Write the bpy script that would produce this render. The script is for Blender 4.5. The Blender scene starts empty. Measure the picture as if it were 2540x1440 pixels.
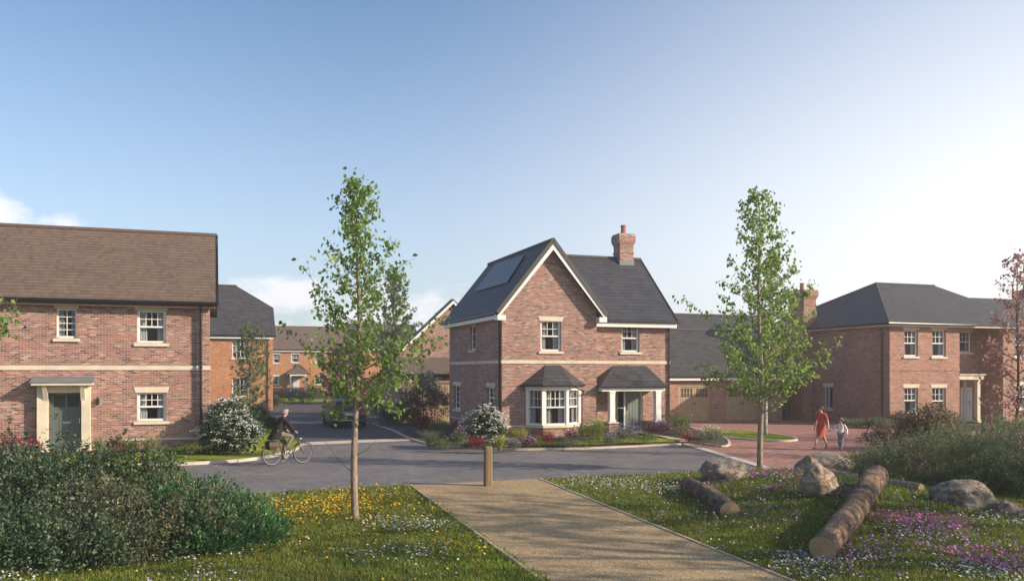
import bpy, bmesh, math, random
import numpy as np
from mathutils import Vector, Matrix, geometry

# ------------------------------------------------------------------ camera, sky, sun, exposure
R = math.radians
CAMH, F, CX, HY = 3.0, 2140.0, 1270.0, 920.0       # eye height, focal length / centre / horizon in photo pixels
sc = bpy.context.scene
C = sc.collection
cam_d = bpy.data.cameras.new('camera'); cam = bpy.data.objects.new('camera', cam_d); C.objects.link(cam)
cam.location = (0, 0, CAMH); cam.rotation_euler = (R(90), 0, 0)
cam_d.sensor_width = 36; cam_d.lens = 36 * F / 2540; cam_d.shift_y = (HY - 720) / 2540
cam_d.clip_start = .1; cam_d.clip_end = 3000
sc.camera = cam
SUN_EL, SUN_AZ = 24.0, -15.0                        # azimuth from +X, negative = towards the camera side
sd = Vector((math.cos(R(SUN_EL)) * math.cos(R(SUN_AZ)), math.cos(R(SUN_EL)) * math.sin(R(SUN_AZ)), math.sin(R(SUN_EL))))
sl = bpy.data.lights.new('sun', 'SUN'); sl.energy = 5.0; sl.angle = R(.55); sl.color = (1, .81, .61)
so = bpy.data.objects.new('sun', sl); so.rotation_euler = sd.to_track_quat('Z', 'Y').to_euler(); so.location = sd * 60; C.objects.link(so)
sc.view_settings.view_transform = 'Standard'; sc.view_settings.look = 'None'
sc.view_settings.exposure = 0.52; sc.view_settings.gamma = 1.0
w = bpy.data.worlds.new('World'); sc.world = w; w.use_nodes = True
nt = w.node_tree; nt.nodes.clear()
def N(nt, typ, **kw):
    n = nt.nodes.new(typ)
    for k, v in kw.items(): setattr(n, k, v)
    return n
def mth(nt, op, a, b=None, clamp=False):
    n = N(nt, 'ShaderNodeMath', operation=op); n.use_clamp = clamp
    for i, q in enumerate((a, b)):
        if q is None: continue
        if isinstance(q, (int, float)): n.inputs[i].default_value = q
        else: nt.links.new(q, n.inputs[i])
    return n.outputs[0]
def mixc(nt, fac, a, b, typ='MIX'):
    n = N(nt, 'ShaderNodeMix', data_type='RGBA', blend_type=typ)
    for i, q in ((0, fac), (6, a), (7, b)):
        if isinstance(q, (int, float)): n.inputs[i].default_value = q
        elif isinstance(q, tuple): n.inputs[i].default_value = (*q, 1) if len(q) == 3 else q
        else: nt.links.new(q, n.inputs[i])
    return n.outputs[2]
sky = N(nt, 'ShaderNodeTexSky', sky_type='NISHITA', sun_disc=False)
sky.sun_elevation = R(SUN_EL); sky.sun_rotation = R(90 - SUN_AZ); sky.altitude = 50; sky.air_density = 1.0; sky.dust_density = 1.6; sky.ozone_density = 2.0
geo = N(nt, 'ShaderNodeTexCoord')
sep = N(nt, 'ShaderNodeSeparateXYZ'); nt.links.new(geo.outputs['Generated'], sep.inputs[0])
# the blue deepened a little, with a thin milky veil towards the sun and low over the horizon
nrm = N(nt, 'ShaderNodeVectorMath', operation='NORMALIZE'); nt.links.new(geo.outputs['Generated'], nrm.inputs[0]); nt.links.new(nrm.outputs[0], sep.inputs[0])
az = mth(nt, 'ARCTAN2', sep.outputs[0], sep.outputs[1]); el = mth(nt, 'ARCSINE', sep.outputs[2])
tint = mixc(nt, 1.0, sky.outputs[0], (.80, .955, 1.07), 'MULTIPLY')
tow = N(nt, 'ShaderNodeMapRange'); tow.interpolation_type = 'SMOOTHSTEP'; tow.inputs[1].default_value = -.22; tow.inputs[2].default_value = .80; nt.links.new(az, tow.inputs[0])
hi = N(nt, 'ShaderNodeMapRange'); hi.interpolation_type = 'SMOOTHSTEP'; hi.inputs[1].default_value = .62; hi.inputs[2].default_value = .05; nt.links.new(el, hi.inputs[0])
low = mth(nt, 'POWER', hi.outputs[0], 2.0)
hz = mth(nt, 'ADD', mth(nt, 'MULTIPLY', tow.outputs[0], mth(nt, 'ADD', mth(nt, 'MULTIPLY', hi.outputs[0], .78), .20)), mth(nt, 'MULTIPLY', low, .34), True)
skyc = mixc(nt, mth(nt, 'MULTIPLY', hz, .92), tint, (6.9, 6.9, 7.1))
# small fair-weather clouds low over the left half: azimuth, elevation, widths in radians
cn = N(nt, 'ShaderNodeTexNoise'); cn.inputs['Scale'].default_value = 14; cn.inputs['Detail'].default_value = 9; cn.inputs['Roughness'].default_value = .6
mp = N(nt, 'ShaderNodeMapping'); mp.inputs['Scale'].default_value = (1, 1, 1.7); nt.links.new(nrm.outputs[0], mp.inputs[0]); nt.links.new(mp.outputs[0], cn.inputs[0])
tot = None
for ca_, ce_, wa_, we_ in ((-.560, .148, .052, .062), (-.475, .145, .030, .022), (-.30, .082, .10, .030), (-.13, .075, .10, .040), (-.25, .045, .20, .02), (-.06, .05, .16, .02), (-.75, .14, .08, .05), (-1.0, .1, .15, .04), (1.6, .2, .2, .05), (2.6, .15, .3, .05)):
    da = mth(nt, 'DIVIDE', mth(nt, 'SUBTRACT', az, ca_), wa_); de = mth(nt, 'DIVIDE', mth(nt, 'SUBTRACT', el, ce_), we_)
    d2 = mth(nt, 'SQRT', mth(nt, 'ADD', mth(nt, 'MULTIPLY', da, da), mth(nt, 'MULTIPLY', de, de)))
    q = mth(nt, 'SUBTRACT', 1.0, d2); tot = q if tot is None else mth(nt, 'MAXIMUM', tot, q)
cf = mth(nt, 'ADD', tot, mth(nt, 'MULTIPLY', mth(nt, 'SUBTRACT', cn.outputs[0], .5), 2.6))
cmr = N(nt, 'ShaderNodeMapRange'); cmr.interpolation_type = 'SMOOTHSTEP'; cmr.inputs[1].default_value = .05; cmr.inputs[2].default_value = .75; nt.links.new(cf, cmr.inputs[0])
skyc = mixc(nt, mth(nt, 'MULTIPLY', cmr.outputs[0], .8), skyc, (6.9, 6.7, 7.1))
bg = N(nt, 'ShaderNodeBackground'); bg.inputs[1].default_value = .12
ow = N(nt, 'ShaderNodeOutputWorld'); nt.links.new(skyc, bg.inputs[0]); nt.links.new(bg.outputs[0], ow.inputs[0])
rng = np.random.default_rng(7); random.seed(7)

# ------------------------------------------------------------------ helpers
def P(px, py, Y): return Vector(((px - CX) / F * Y, Y, CAMH + (HY - py) / F * Y))
def G(px, py, z=0.0):
    Y = (CAMH - z) * F / (py - HY); return ((px - CX) / F * Y, Y)
def ss(a, b, x):
    t = np.clip((x - a) / (b - a), 0, 1); return t * t * (3 - 2 * t)
def mound(x, y):
    x = np.asarray(x, float); y = np.asarray(y, float)
    h = .47 * np.exp(-((x - 7.5) / 2.7) ** 2 - ((y - 20) / 4.6) ** 2)
    d = np.minimum(24.04 + (x - .73) * .357, 26.4) - y
    dp = x - (.73 + (24.04 - y) * .274)
    return h * ss(0, 2.0, d) * ss(0, 1.5, dp)
def tag(o, label=None, cat=None, group=None, kind=None):
    if label: o['label'] = label
    if cat: o['category'] = cat
    if group: o['group'] = group
    if kind: o['kind'] = kind
    return o
def empty(name, loc=(0, 0, 0), rz=0, label=None, cat=None, group=None):
    o = bpy.data.objects.new(name, None); o.empty_display_size = .3
    o.location = loc; o.rotation_euler = (0, 0, rz); C.objects.link(o)
    return tag(o, label, cat, group)
def copy_tree(o, parent=None):
    c = o.copy(); C.objects.link(c); c.parent = parent
    for ch in list(o.children): copy_tree(ch, c)
    return c
class MB:
    def __init__(s): s.v = []; s.f = []; s.cuts = []; s.cv = {}; s.cf = {}
    def add(s, vs, fs):
        n = len(s.v); s.cuts.append((n, len(s.f))); s.cv[n] = n + len(vs); s.cf[n] = len(s.f) + len(fs); s.v += [tuple(v) for v in vs]; s.f += [tuple(i + n for i in f) for f in fs]; return s
    def each(s, name, m, parent=None, **k):                # every added shape as a part of its own
        for a, b in s.cuts:
            q = MB(); q.v = s.v[a:(s.cv.get(a, len(s.v)))]; q.f = [tuple(i - a for i in f) for f in s.f[b:s.cf[a]]]; q.build(name, m, parent, **k)
    def poly(s, pts): return s.add(pts, [tuple(range(len(pts)))])
    def hexa(s, p): return s.add(p, [(0, 3, 2, 1), (4, 5, 6, 7), (0, 1, 5, 4), (1, 2, 6, 5), (2, 3, 7, 6), (3, 0, 4, 7)])
    def box(s, x0, x1, y0, y1, z0, z1):
        return s.hexa([(x0, y0, z0), (x1, y0, z0), (x1, y1, z0), (x0, y1, z0), (x0, y0, z1), (x1, y0, z1), (x1, y1, z1), (x0, y1, z1)])
    def slab(s, pts, dz):                                 # polygon with thickness straight down
        n = len(pts); b = [(p[0], p[1], p[2] - dz) for p in pts]
        return s.add(list(pts) + b, [tuple(range(n)), tuple(range(2 * n - 1, n - 1, -1))] + [(i, (i + 1) % n, n + (i + 1) % n, n + i) for i in range(n)])
    def beam(s, a, b, wd, ht):                            # rectangular bar between two points
        a = Vector(a); b = Vector(b); d = (b - a).normalized()
        up = Vector((0, 0, 1)) if abs(d.z) < .95 else Vector((0, 1, 0))
        x = d.cross(up).normalized() * wd / 2; u = x.cross(d).normalized() * ht / 2
        return s.hexa([a - x - u, a + x - u, b + x - u, b - x - u, a - x + u, a + x + u, b + x + u, b - x + u])
    def tube(s, pts, rad, n=8, cap=True):
        pts = [Vector(p) for p in pts]
        if not hasattr(rad, '__len__'): rad = [rad] * len(pts)
        base = len(s.v); ref = None
        for i, p in enumerate(pts):
            d = (pts[min(i + 1, len(pts) - 1)] - pts[max(i - 1, 0)]).normalized()
            if ref is None: ref = d.cross(Vector((0, 0, 1)) if abs(d.z) < .9 else Vector((1, 0, 0))).normalized()
            ref = (ref - d * ref.dot(d)).normalized(); q = d.cross(ref)
            for k in range(n):
                a = 2 * math.pi * k / n
                s.v.append(tuple(p + (ref * math.cos(a) + q * math.sin(a)) * rad[i]))
        for i in range(len(pts) - 1):
            for k in range(n):
                a = base + i * n + k; b = base + i * n + (k + 1) % n
                s.f.append((a, b, b + n, a + n))
        if cap:
            s.f.append(tuple(base + k for k in range(n - 1, -1, -1))); m = base + (len(pts) - 1) * n
            s.f.append(tuple(m + k for k in range(n)))
        return s
    def ball(s, c, r, n=10, m=7):
        if not hasattr(r, '__len__'): r = (r, r, r)
        vs = [(c[0], c[1], c[2] - r[2])]
        for i in range(1, m):
            th = math.pi * i / m - math.pi / 2
            for k in range(n):
                a = 2 * math.pi * k / n
                vs.append((c[0] + r[0] * math.cos(th) * math.cos(a), c[1] + r[1] * math.cos(th) * math.sin(a), c[2] + r[2] * math.sin(th)))
        vs.append((c[0], c[1], c[2] + r[2])); fs = []
        for k in range(n):
            fs.append((0, 1 + (k + 1) % n, 1 + k)); L = 1 + (m - 2) * n; fs.append((len(vs) - 1, L + k, L + (k + 1) % n))
            for i in range(m - 2):
                a = 1 + i * n + k; b = 1 + i * n + (k + 1) % n; fs.append((a, b, b + n, a + n))
        return s.add(vs, fs)
    def loft(s, rings, cap=True):
        n = len(rings[0]); base = len(s.v)
        for r in rings: s.v += [tuple(p) for p in r]
        for i in range(len(rings) - 1):
            for k in range(n):
                a = base + i * n + k; b = base + i * n + (k + 1) % n; s.f.append((a, b, b + n, a + n))
        if cap:
            s.f.append(tuple(base + k for k in range(n - 1, -1, -1))); m = base + (len(rings) - 1) * n; s.f.append(tuple(m + k for k in range(n)))
        return s
    def build(s, name, m, parent=None, loc=None, rz=0, smooth=False, uv=True):
        me = bpy.data.meshes.new(name); me.from_pydata(s.v, [], s.f); me.update()
        if uv and len(s.f):
            ul = me.uv_layers.new(name='UVMap'); co = me.vertices
            for p in me.polygons:
                n = p.normal
                if abs(n.z) > .985: U = Vector((1, 0, 0)); V = Vector((0, 1, 0))
                else:
                    U = Vector((0, 0, 1)).cross(n).normalized()
                    if abs(U.x) > abs(U.y):
                        if U.x < 0: U = -U
                    elif U.y < 0: U = -U
                    V = U.cross(n); V = V if V.z > 0 else -V; V.normalize()
                for li in p.loop_indices:
                    q = co[me.loops[li].vertex_index].co; ul.data[li].uv = (U.dot(q), V.dot(q))
        if smooth: me.polygons.foreach_set('use_smooth', [True] * len(me.polygons))
        me.materials.append(m)
        o = bpy.data.objects.new(name, me); C.objects.link(o)
        if parent: o.parent = parent
        if loc is not None: o.location = loc
        o.rotation_euler = (0, 0, rz)
        return o
def np_mesh(name, verts, faces, m, parent=None, smooth=False):
    """verts (n,3), faces (k,c) numpy arrays -> object"""
    me = bpy.data.meshes.new(name); k, c = faces.shape
    me.vertices.add(len(verts)); me.vertices.foreach_set('co', np.ascontiguousarray(verts, np.float32).ravel())
    me.loops.add(k * c); me.loops.foreach_set('vertex_index', np.ascontiguousarray(faces, np.int32).ravel())
    me.polygons.add(k); me.polygons.foreach_set('loop_start', np.arange(0, k * c, c, dtype=np.int32))
    me.update(calc_edges=True); me.materials.append(m)
    if smooth: me.polygons.foreach_set('use_smooth', np.ones(k, bool))
    o = bpy.data.objects.new(name, me); C.objects.link(o)
    if parent: o.parent = parent
    return o

# ------------------------------------------------------------------ materials
def newmat(name):
    m = bpy.data.materials.new(name); m.use_nodes = True
    return m, m.node_tree, m.node_tree.nodes['Principled BSDF']
def noise(nt, scale, detail=4, rough=.55, coord='Object', vec=None, stretch=None):
    n = N(nt, 'ShaderNodeTexNoise'); n.inputs['Scale'].default_value = scale; n.inputs['Detail'].default_value = detail; n.inputs['Roughness'].default_value = rough
    if vec is None:
        tc = N(nt, 'ShaderNodeTexCoord'); vec = tc.outputs[coord]
    if stretch:
        mp = N(nt, 'ShaderNodeMapping'); mp.inputs['Scale'].default_value = stretch; nt.links.new(vec, mp.inputs[0]); vec = mp.outputs[0]
    nt.links.new(vec, n.inputs[0]); return n.outputs[0]
def ramp(nt, fac, stops):
    r = N(nt, 'ShaderNodeValToRGB'); e = r.color_ramp.elements
    while len(e) < len(stops): e.new(.5)
    for i, (p, c) in enumerate(stops): e[i].position = p; e[i].color = (*c, 1)
    nt.links.new(fac, r.inputs[0]); return r.outputs[0]
def bump(nt, bsdf, h, strength=.3, dist=.01):
    b = N(nt, 'ShaderNodeBump'); b.inputs['Strength'].default_value = strength; b.inputs['Distance'].default_value = dist
    nt.links.new(h, b.inputs['Height']); nt.links.new(b.outputs[0], bsdf.inputs['Normal'])
def simple(name, col, rough=.6, var=.25, scale=3.0, bmp=.15, bscale=40, metal=0, spec=.5, bdist=.004):
    m, nt, b = newmat(name)
    lo = tuple(c * (1 - var) for c in col); hi = tuple(min(1, c * (1 + var)) for c in col)
    n = noise(nt, scale, 6); nt.links.new(ramp(nt, n, [(.3, lo), (.7, hi)]), b.inputs['Base Color'])
    b.inputs['Roughness'].default_value = rough; b.inputs['Metallic'].default_value = metal; b.inputs['Specular IOR Level'].default_value = spec
    if bmp: bump(nt, b, noise(nt, bscale, 3), bmp, bdist)
    return m
def brickmat(name, cols, mortar, bw=.200, bh=.0625, mort=.0085, rough=.85, bstr=.5, stain=.26, offs=.5):
    m, nt, b = newmat(name)
    tc = N(nt, 'ShaderNodeTexCoord')
    br = N(nt, 'ShaderNodeTexBrick'); br.offset = offs
    nt.links.new(tc.outputs['UV'], br.inputs[0])
    br.inputs['Color1'].default_value = (0, 0, 0, 1); br.inputs['Color2'].default_value = (1, 1, 1, 1); br.inputs['Mortar'].default_value = (.5, .5, .5, 1)
    br.inputs['Scale'].default_value = 1; br.inputs['Mortar Size'].default_value = mort; br.inputs['Mortar Smooth'].default_value = .1
    br.inputs['Brick Width'].default_value = bw; br.inputs['Row Height'].default_value = bh
    k = len(cols); c = ramp(nt, br.outputs['Color'], [(i / (k - 1) * .96 + .02, q) for i, q in enumerate(cols)])
    fine = noise(nt, 60, 3, coord='UV'); c = mixc(nt, .35, c, ramp(nt, fine, [(.3, (.35, .35, .35)), (.7, (.75, .75, .75))]), 'OVERLAY')
    c = mixc(nt, br.outputs['Fac'], c, mortar)
    big = noise(nt, .7, 5, coord='UV'); c = mixc(nt, stain, c, ramp(nt, big, [(.3, (.3, .3, .3)), (.7, (.8, .8, .8))]), 'OVERLAY')
    nt.links.new(c, b.inputs['Base Color']); b.inputs['Roughness'].default_value = rough
    h = mth(nt, 'ADD', mth(nt, 'MULTIPLY', br.outputs['Fac'], -1), mth(nt, 'MULTIPLY', fine, .4))
    bump(nt, b, h, bstr, .008)
    return m
def roofmat(name, cols, row=.2, wid=.3, rough=.7, bstr=.9, dist=.03, spec=.4):
    m, nt, b = newmat(name)
    tc = N(nt, 'ShaderNodeTexCoord')
    br = N(nt, 'ShaderNodeTexBrick'); nt.links.new(tc.outputs['UV'], br.inputs[0])
    br.inputs['Color1'].default_value = (0, 0, 0, 1); br.inputs['Color2'].default_value = (1, 1, 1, 1); br.inputs['Mortar'].default_value = (.5, .5, .5, 1)
    br.inputs['Scale'].default_value = 1; br.inputs['Mortar Size'].default_value = .004; br.inputs['Brick Width'].default_value = wid; br.inputs['Row Height'].default_value = row
    k = len(cols); c = ramp(nt, br.outputs['Color'], [(i / (k - 1), q) for i, q in enumerate(cols)])
    sp = N(nt, 'ShaderNodeSeparateXYZ'); nt.links.new(tc.outputs['UV'], sp.inputs[0])
    fr = mth(nt, 'FRACT', mth(nt, 'DIVIDE', sp.outputs[1], row))
    gap = mth(nt, 'LESS_THAN', fr, .13)
    c = mixc(nt, mth(nt, 'MULTIPLY', gap, .7), c, tuple(q * .3 for q in cols[0]))
    big = noise(nt, .9, 6, coord='UV'); c = mixc(nt, .18, c, ramp(nt, big, [(.3, (.3, .3, .3)), (.7, (.72, .72, .72))]), 'OVERLAY')
    nt.links.new(c, b.inputs['Base Color']); b.inputs['Roughness'].default_value = rough; b.inputs['Specular IOR Level'].default_value = spec
    h = mth(nt, 'ADD', mth(nt, 'SUBTRACT', 1.0, fr), mth(nt, 'MULTIPLY', br.outputs['Color'], .35))
    bump(nt, b, h, bstr, dist)
    return m
def leafmat(name, cols, trans=.3, rough=.5, tcol=None, spec=.35):
    m, nt, b = newmat(name); g = N(nt, 'ShaderNodeNewGeometry')
    k = len(cols); c = ramp(nt, g.outputs['Random Per Island'], [(i / max(1, k - 1), q) for i, q in enumerate(cols)])
    c = mixc(nt, .5, c, ramp(nt, noise(nt, 2.6, 4, .6), [(.32, (.28, .28, .28)), (.68, (.74, .74, .74))]), 'OVERLAY')
    nt.links.new(c, b.inputs['Base Color']); b.inputs['Roughness'].default_value = rough; b.inputs['Specular IOR Level'].default_value = spec
    tr = N(nt, 'ShaderNodeBsdfTranslucent'); tc2 = mixc(nt, .5, c, tcol or tuple(min(1, q * 2.2) for q in cols[-1]))
    nt.links.new(tc2, tr.inputs[0]); mx = N(nt, 'ShaderNodeMixShader'); mx.inputs[0].default_value = trans
    out = nt.nodes['Material Output']
    nt.links.new(b.outputs[0], mx.inputs[1]); nt.links.new(tr.outputs[0], mx.inputs[2]); nt.links.new(mx.outputs[0], out.inputs[0])
    return m
def glassmat():
    m, nt, b = newmat('window_glass'); b.inputs['Base Color'].default_value = (.015, .018, .02, 1); b.inputs['Roughness'].default_value = .03
    bump(nt, b, noise(nt, 1.3, 1), .12, .02)
    t = N(nt, 'ShaderNodeBsdfTransparent'); t.inputs[0].default_value = (.86, .89, .9, 1)
    mx = N(nt, 'ShaderNodeMixShader'); mx.inputs[0].default_value = .30
    nt.links.new(t.outputs[0], mx.inputs[1]); nt.links.new(b.outputs[0], mx.inputs[2]); nt.links.new(mx.outputs[0], nt.nodes['Material Output'].inputs[0])
    return m
M = {}
M['brick'] = brickmat('red_brick', [(.080, .045, .046), (.245, .093, .070), (.32, .138, .098), (.225, .10, .082), (.37, .20, .145), (.145, .09, .095), (.42, .27, .205)], (.38, .32, .27))
M['brick_r'] = brickmat('soft_red_brick', [(.12, .06, .055), (.28, .11, .075), (.35, .155, .105), (.27, .115, .085), (.39, .215, .145), (.19, .105, .095)], (.36, .28, .22))
M['brick_o'] = brickmat('orange_brick', [(.30, .10, .04), (.39, .14, .055), (.46, .19, .075), (.36, .13, .06), (.50, .25, .12), (.28, .11, .06)], (.42, .29, .19))
M['stone'] = simple('cream_stone', (.60, .54, .42), .8, .12, 2, .2, 60)
M['white'] = simple('white_paint', (.78, .77, .74), .4, .05, 3, 0)
M['roof_brown'] = roofmat('brown_plain_tiles', [(.115, .080, .058), (.14, .098, .072), (.155, .112, .082), (.13, .092, .068)], .20, .165, .85)
M['slate'] = roofmat('grey_slate', [(.040, .040, .043), (.055, .053, .055), (.068, .064, .063)], .24, .33, .62, .9, .03)
M['slate_b'] = roofmat('dark_flat_tiles', [(.038, .041, .050), (.048, .051, .061), (.060, .062, .071)], .25, .33, .6, 1, .045)
M['ridge'] = simple('ridge_tiles', (.06, .055, .055), .7, .2, 5, .2)
M['ridge_brown'] = simple('brown_ridge_tiles', (.11, .07, .055), .8, .2, 5, .2)
M['black'] = simple('black_gutter', (.012, .011, .012), .35, .2, 4, 0)
M['lead'] = simple('lead_sheet', (.16, .17, .19), .5, .15, 3, .1)
M['glass'] = glassmat()
M['room'] = simple('dark_room', (.10, .09, .08), .9, .4, 1.5, 0)
M['curtain'] = simple('curtain_cloth', (.74, .74, .76), .9, .1, 6, 0)
M['door_green'] = simple('grey_green_door', (.10, .125, .12), .45, .08, 2, .05)
M['door_grey'] = simple('sage_grey_door', (.18, .215, .20), .45, .08, 2, .05)
M['door_white'] = simple('pale_door', (.6, .6, .64), .5, .05, 2, 0)
M['terracotta'] = simple('terracotta', (.38, .15, .09), .8, .2, 8, .1)
M['metal_dark'] = simple('dark_metal', (.03, .03, .032), .35, .2, 5, 0, metal=.3)
M['chrome'] = simple('bright_metal', (.6, .6, .6), .25, .05, 5, 0, metal=1)
M['wood_door'] = None
def woodmat(name, a, b_, sc_=(9, 9, .8), rough=.75, bstr=.25):
    m, nt, b = newmat(name); n = noise(nt, 2.2, 6, .6, stretch=sc_)
    nt.links.new(ramp(nt, n, [(.3, a), (.7, b_)]), b.inputs['Base Color']); b.inputs['Roughness'].default_value = rough
    bump(nt, b, noise(nt, 6, 5, stretch=sc_), bstr, .01); return m
M['wood_door'] = woodmat('oak_boards', (.30, .215, .12), (.43, .325, .20))
M['post_wood'] = woodmat('weathered_post', (.13, .09, .045), (.27, .19, .10), (14, 14, .7), .8, .5)
M['solar'] = simple('solar_glass', (.05, .06, .085), .4, .1, 2, 0)
def barkmat(name, a, b_, sc_=(8, 8, 2), bscale=14, plates=False):
    m, nt, b = newmat(name); n = noise(nt, 5, 8, .65, stretch=sc_)
    nt.links.new(ramp(nt, n, [(.32, a), (.55, b_), (.75, tuple(min(1, q * 1.35) for q in b_))]), b.inputs['Base Color'])
    b.inputs['Roughness'].default_value = .9
    if plates:
        pt = noise(nt, 1.6, 5, .6); lk = b.inputs['Base Color'].links[0].from_socket; nt.links.new(mixc(nt, .75, lk, ramp(nt, pt, [(.40, (.22, .22, .22)), (.52, (.55, .55, .55)), (.62, (.80, .78, .74))]), 'OVERLAY'), b.inputs['Base Color'])
        bump(nt, b, mth(nt, 'ADD', noise(nt, 9, 7, .75, stretch=(.45, 2.4, 2.4)), mth(nt, 'MULTIPLY', pt, .5)), 1.0, .07); return m
    bump(nt, b, noise(nt, bscale, 6, .7), .7, .02); return m
M['bark'] = barkmat('young_bark', (.12, .085, .06), (.30, .23, .17), (4, 4, 1.3))
M['bark_dark'] = barkmat('dark_bark', (.05, .035, .028), (.11, .08, .06))
M['bark_birch'] = barkmat('birch_bark', (.10, .08, .07), (.52, .46, .40), (1.2, 1.2, 5))
M['bark_log'] = barkmat('log_bark', (.055, .033, .022), (.20, .13, .085), (.5, 2.2, 2.2), 9, True)
M['cut'] = None
def cutmat():
    m, nt, b = newmat('cut_wood'); tc = N(nt, 'ShaderNodeTexCoord'); wv = N(nt, 'ShaderNodeTexWave', wave_type='RINGS', rings_direction='X')
    wv.inputs['Scale'].default_value = 9; wv.inputs['Distortion'].default_value = 3.5; wv.inputs['Detail'].default_value = 3; nt.links.new(tc.outputs['Object'], wv.inputs[0])
    c = mixc(nt, .5, ramp(nt, wv.outputs[0], [(0, (.26, .17, .085)), (1, (.42, .30, .16))]), ramp(nt, noise(nt, 3, 5), [(.3, (.22, .14, .08)), (.7, (.46, .33, .18))]))
    nt.links.new(c, b.inputs['Base Color']); b.inputs['Roughness'].default_value = .85; return m
M['cut'] = cutmat()
def rockmat(name, a, b_, c_):
    m, nt, b = newmat(name); n = noise(nt, 2.2, 9, .65)
    c = ramp(nt, n, [(.28, a), (.5, b_), (.72, c_)])
    sp = noise(nt, 38, 4, .7); c = mixc(nt, .45, c, ramp(nt, sp, [(.3, (.25, .25, .25)), (.7, (.8, .8, .8))]), 'OVERLAY')
    c = mixc(nt, mth(nt, 'MULTIPLY', ramp(nt, noise(nt, 1.7, 7, .7), [(.54, (0, 0, 0)), (.66, (1, 1, 1))]), .55), c, (.10, .10, .035))
    cr_ = ramp(nt, noise(nt, 1.4, 9, .75, stretch=(1, 1, 2.5)), [(.47, (1, 1, 1)), (.495, (.35, .35, .35)), (.52, (1, 1, 1))]); c = mixc(nt, .7, c, cr_, 'MULTIPLY')
    nt.links.new(c, b.inputs['Base Color']); b.inputs['Roughness'].default_value = .9; bump(nt, b, mth(nt, 'ADD', noise(nt, 5, 10, .7), mth(nt, 'MULTIPLY', cr_, .25)), 1.0, .09); return m
M['rock'] = rockmat('boulder_stone', (.15, .115, .09), (.30, .245, .195), (.46, .40, .33))
M['rock_w'] = rockmat('tan_boulder_stone', (.20, .14, .10), (.36, .27, .20), (.50, .39, .29))

# ground materials
def meadowmat():
    m, nt, b = newmat('meadow_soil')
    a = ramp(nt, noise(nt, .55, 6), [(.3, (.045, .065, .012)), (.55, (.09, .11, .02)), (.75, (.14, .125, .04))])
    c = mixc(nt, .6, a, ramp(nt, noise(nt, 22, 5, .7), [(.3, (.15, .15, .15)), (.7, (.85, .85, .85))]), 'OVERLAY')
    nt.links.new(c, b.inputs['Base Color']); b.inputs['Roughness'].default_value = 1; b.inputs['Specular IOR Level'].default_value = .1
    bump(nt, b, noise(nt, 18, 6, .7), 1, .06); return m
def lawnmat():
    m, nt, b = newmat('mown_lawn')
    a = ramp(nt, noise(nt, .8, 6), [(.3, (.17, .225, .022)), (.7, (.26, .31, .04))])
    c = mixc(nt, .6, a, ramp(nt, noise(nt, 30, 5, .75), [(.3, (.2, .2, .2)), (.7, (.8, .8, .8))]), 'OVERLAY')
    nt.links.new(c, b.inputs['Base Color']); b.inputs['Roughness'].default_value = 1; b.inputs['Specular IOR Level'].default_value = .1
    bump(nt, b, noise(nt, 40, 4, .8), 1, .05); return m
def pavemat(name, cols, mortar, bw, bh, rz=0, big=.4, spk=.25):
    m, nt, b = newmat(name); tc = N(nt, 'ShaderNodeTexCoord'); mp = N(nt, 'ShaderNodeMapping'); mp.inputs['Rotation'].default_value = (0, 0, rz)
    nt.links.new(tc.outputs['Object'], mp.inputs[0]); br = N(nt, 'ShaderNodeTexBrick'); nt.links.new(mp.outputs[0], br.inputs[0])
    br.inputs['Color1'].default_value = (0, 0, 0, 1); br.inputs['Color2'].default_value = (1, 1, 1, 1); br.inputs['Mortar'].default_value = (.5, .5, .5, 1)
    br.inputs['Scale'].default_value = 1; br.inputs['Mortar Size'].default_value = .006; br.inputs['Brick Width'].default_value = bw; br.inputs['Row Height'].default_value = bh
    k = len(cols); c = ramp(nt, br.outputs['Color'], [(i / (k - 1), q) for i, q in enumerate(cols)])
    c = mixc(nt, br.outputs['Fac'], c, mortar)
    c = mixc(nt, big, c, ramp(nt, noise(nt, .45, 7, .6), [(.3, (.33, .33, .33)), (.7, (.68, .68, .68))]), 'OVERLAY')
    c = mixc(nt, spk, c, ramp(nt, noise(nt, 35, 4, .7), [(.3, (.25, .25, .25)), (.7, (.75, .75, .75))]), 'OVERLAY')
    nt.links.new(c, b.inputs['Base Color']); b.inputs['Roughness'].default_value = .88
    bump(nt, b, mth(nt, 'ADD', mth(nt, 'MULTIPLY', br.outputs['Fac'], -1), noise(nt, 60, 3)), .35, .008); return m
def gravelmat():
    m, nt, b = newmat('resin_gravel')
    v = N(nt, 'ShaderNodeTexVoronoi'); v.inputs['Scale'].default_value = 55; tc = N(nt, 'ShaderNodeTexCoord'); nt.links.new(tc.outputs['Object'], v.inputs[0])
    sp = N(nt, 'ShaderNodeSeparateColor'); nt.links.new(v.outputs['Color'], sp.inputs[0])
    c = ramp(nt, sp.outputs[0], [(0, (.17, .115, .055)), (.4, (.29, .205, .10)), (.75, (.38, .275, .145)), (1, (.52, .41, .26))])
    c = mixc(nt, .45, c, ramp(nt, noise(nt, .8, 7), [(.3, (.32, .32, .32)), (.7, (.7, .7, .7))]), 'OVERLAY')
    nt.links.new(c, b.inputs['Base Color']); b.inputs['Roughness'].default_value = .92; bump(nt, b, v.outputs['Distance'], .7, .01); return m
M['meadow'] = meadowmat(); M['lawn'] = lawnmat(); M['gravel'] = gravelmat()
M['road'] = pavemat('grey_block_paving', [(.11, .105, .11), (.15, .142, .145), (.19, .175, .172)], (.075, .07, .075), .2, .1, R(10), .55)
M['asphalt'] = simple('asphalt', (.052, .050, .056), .9, .25, .6, .4, 80)
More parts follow.
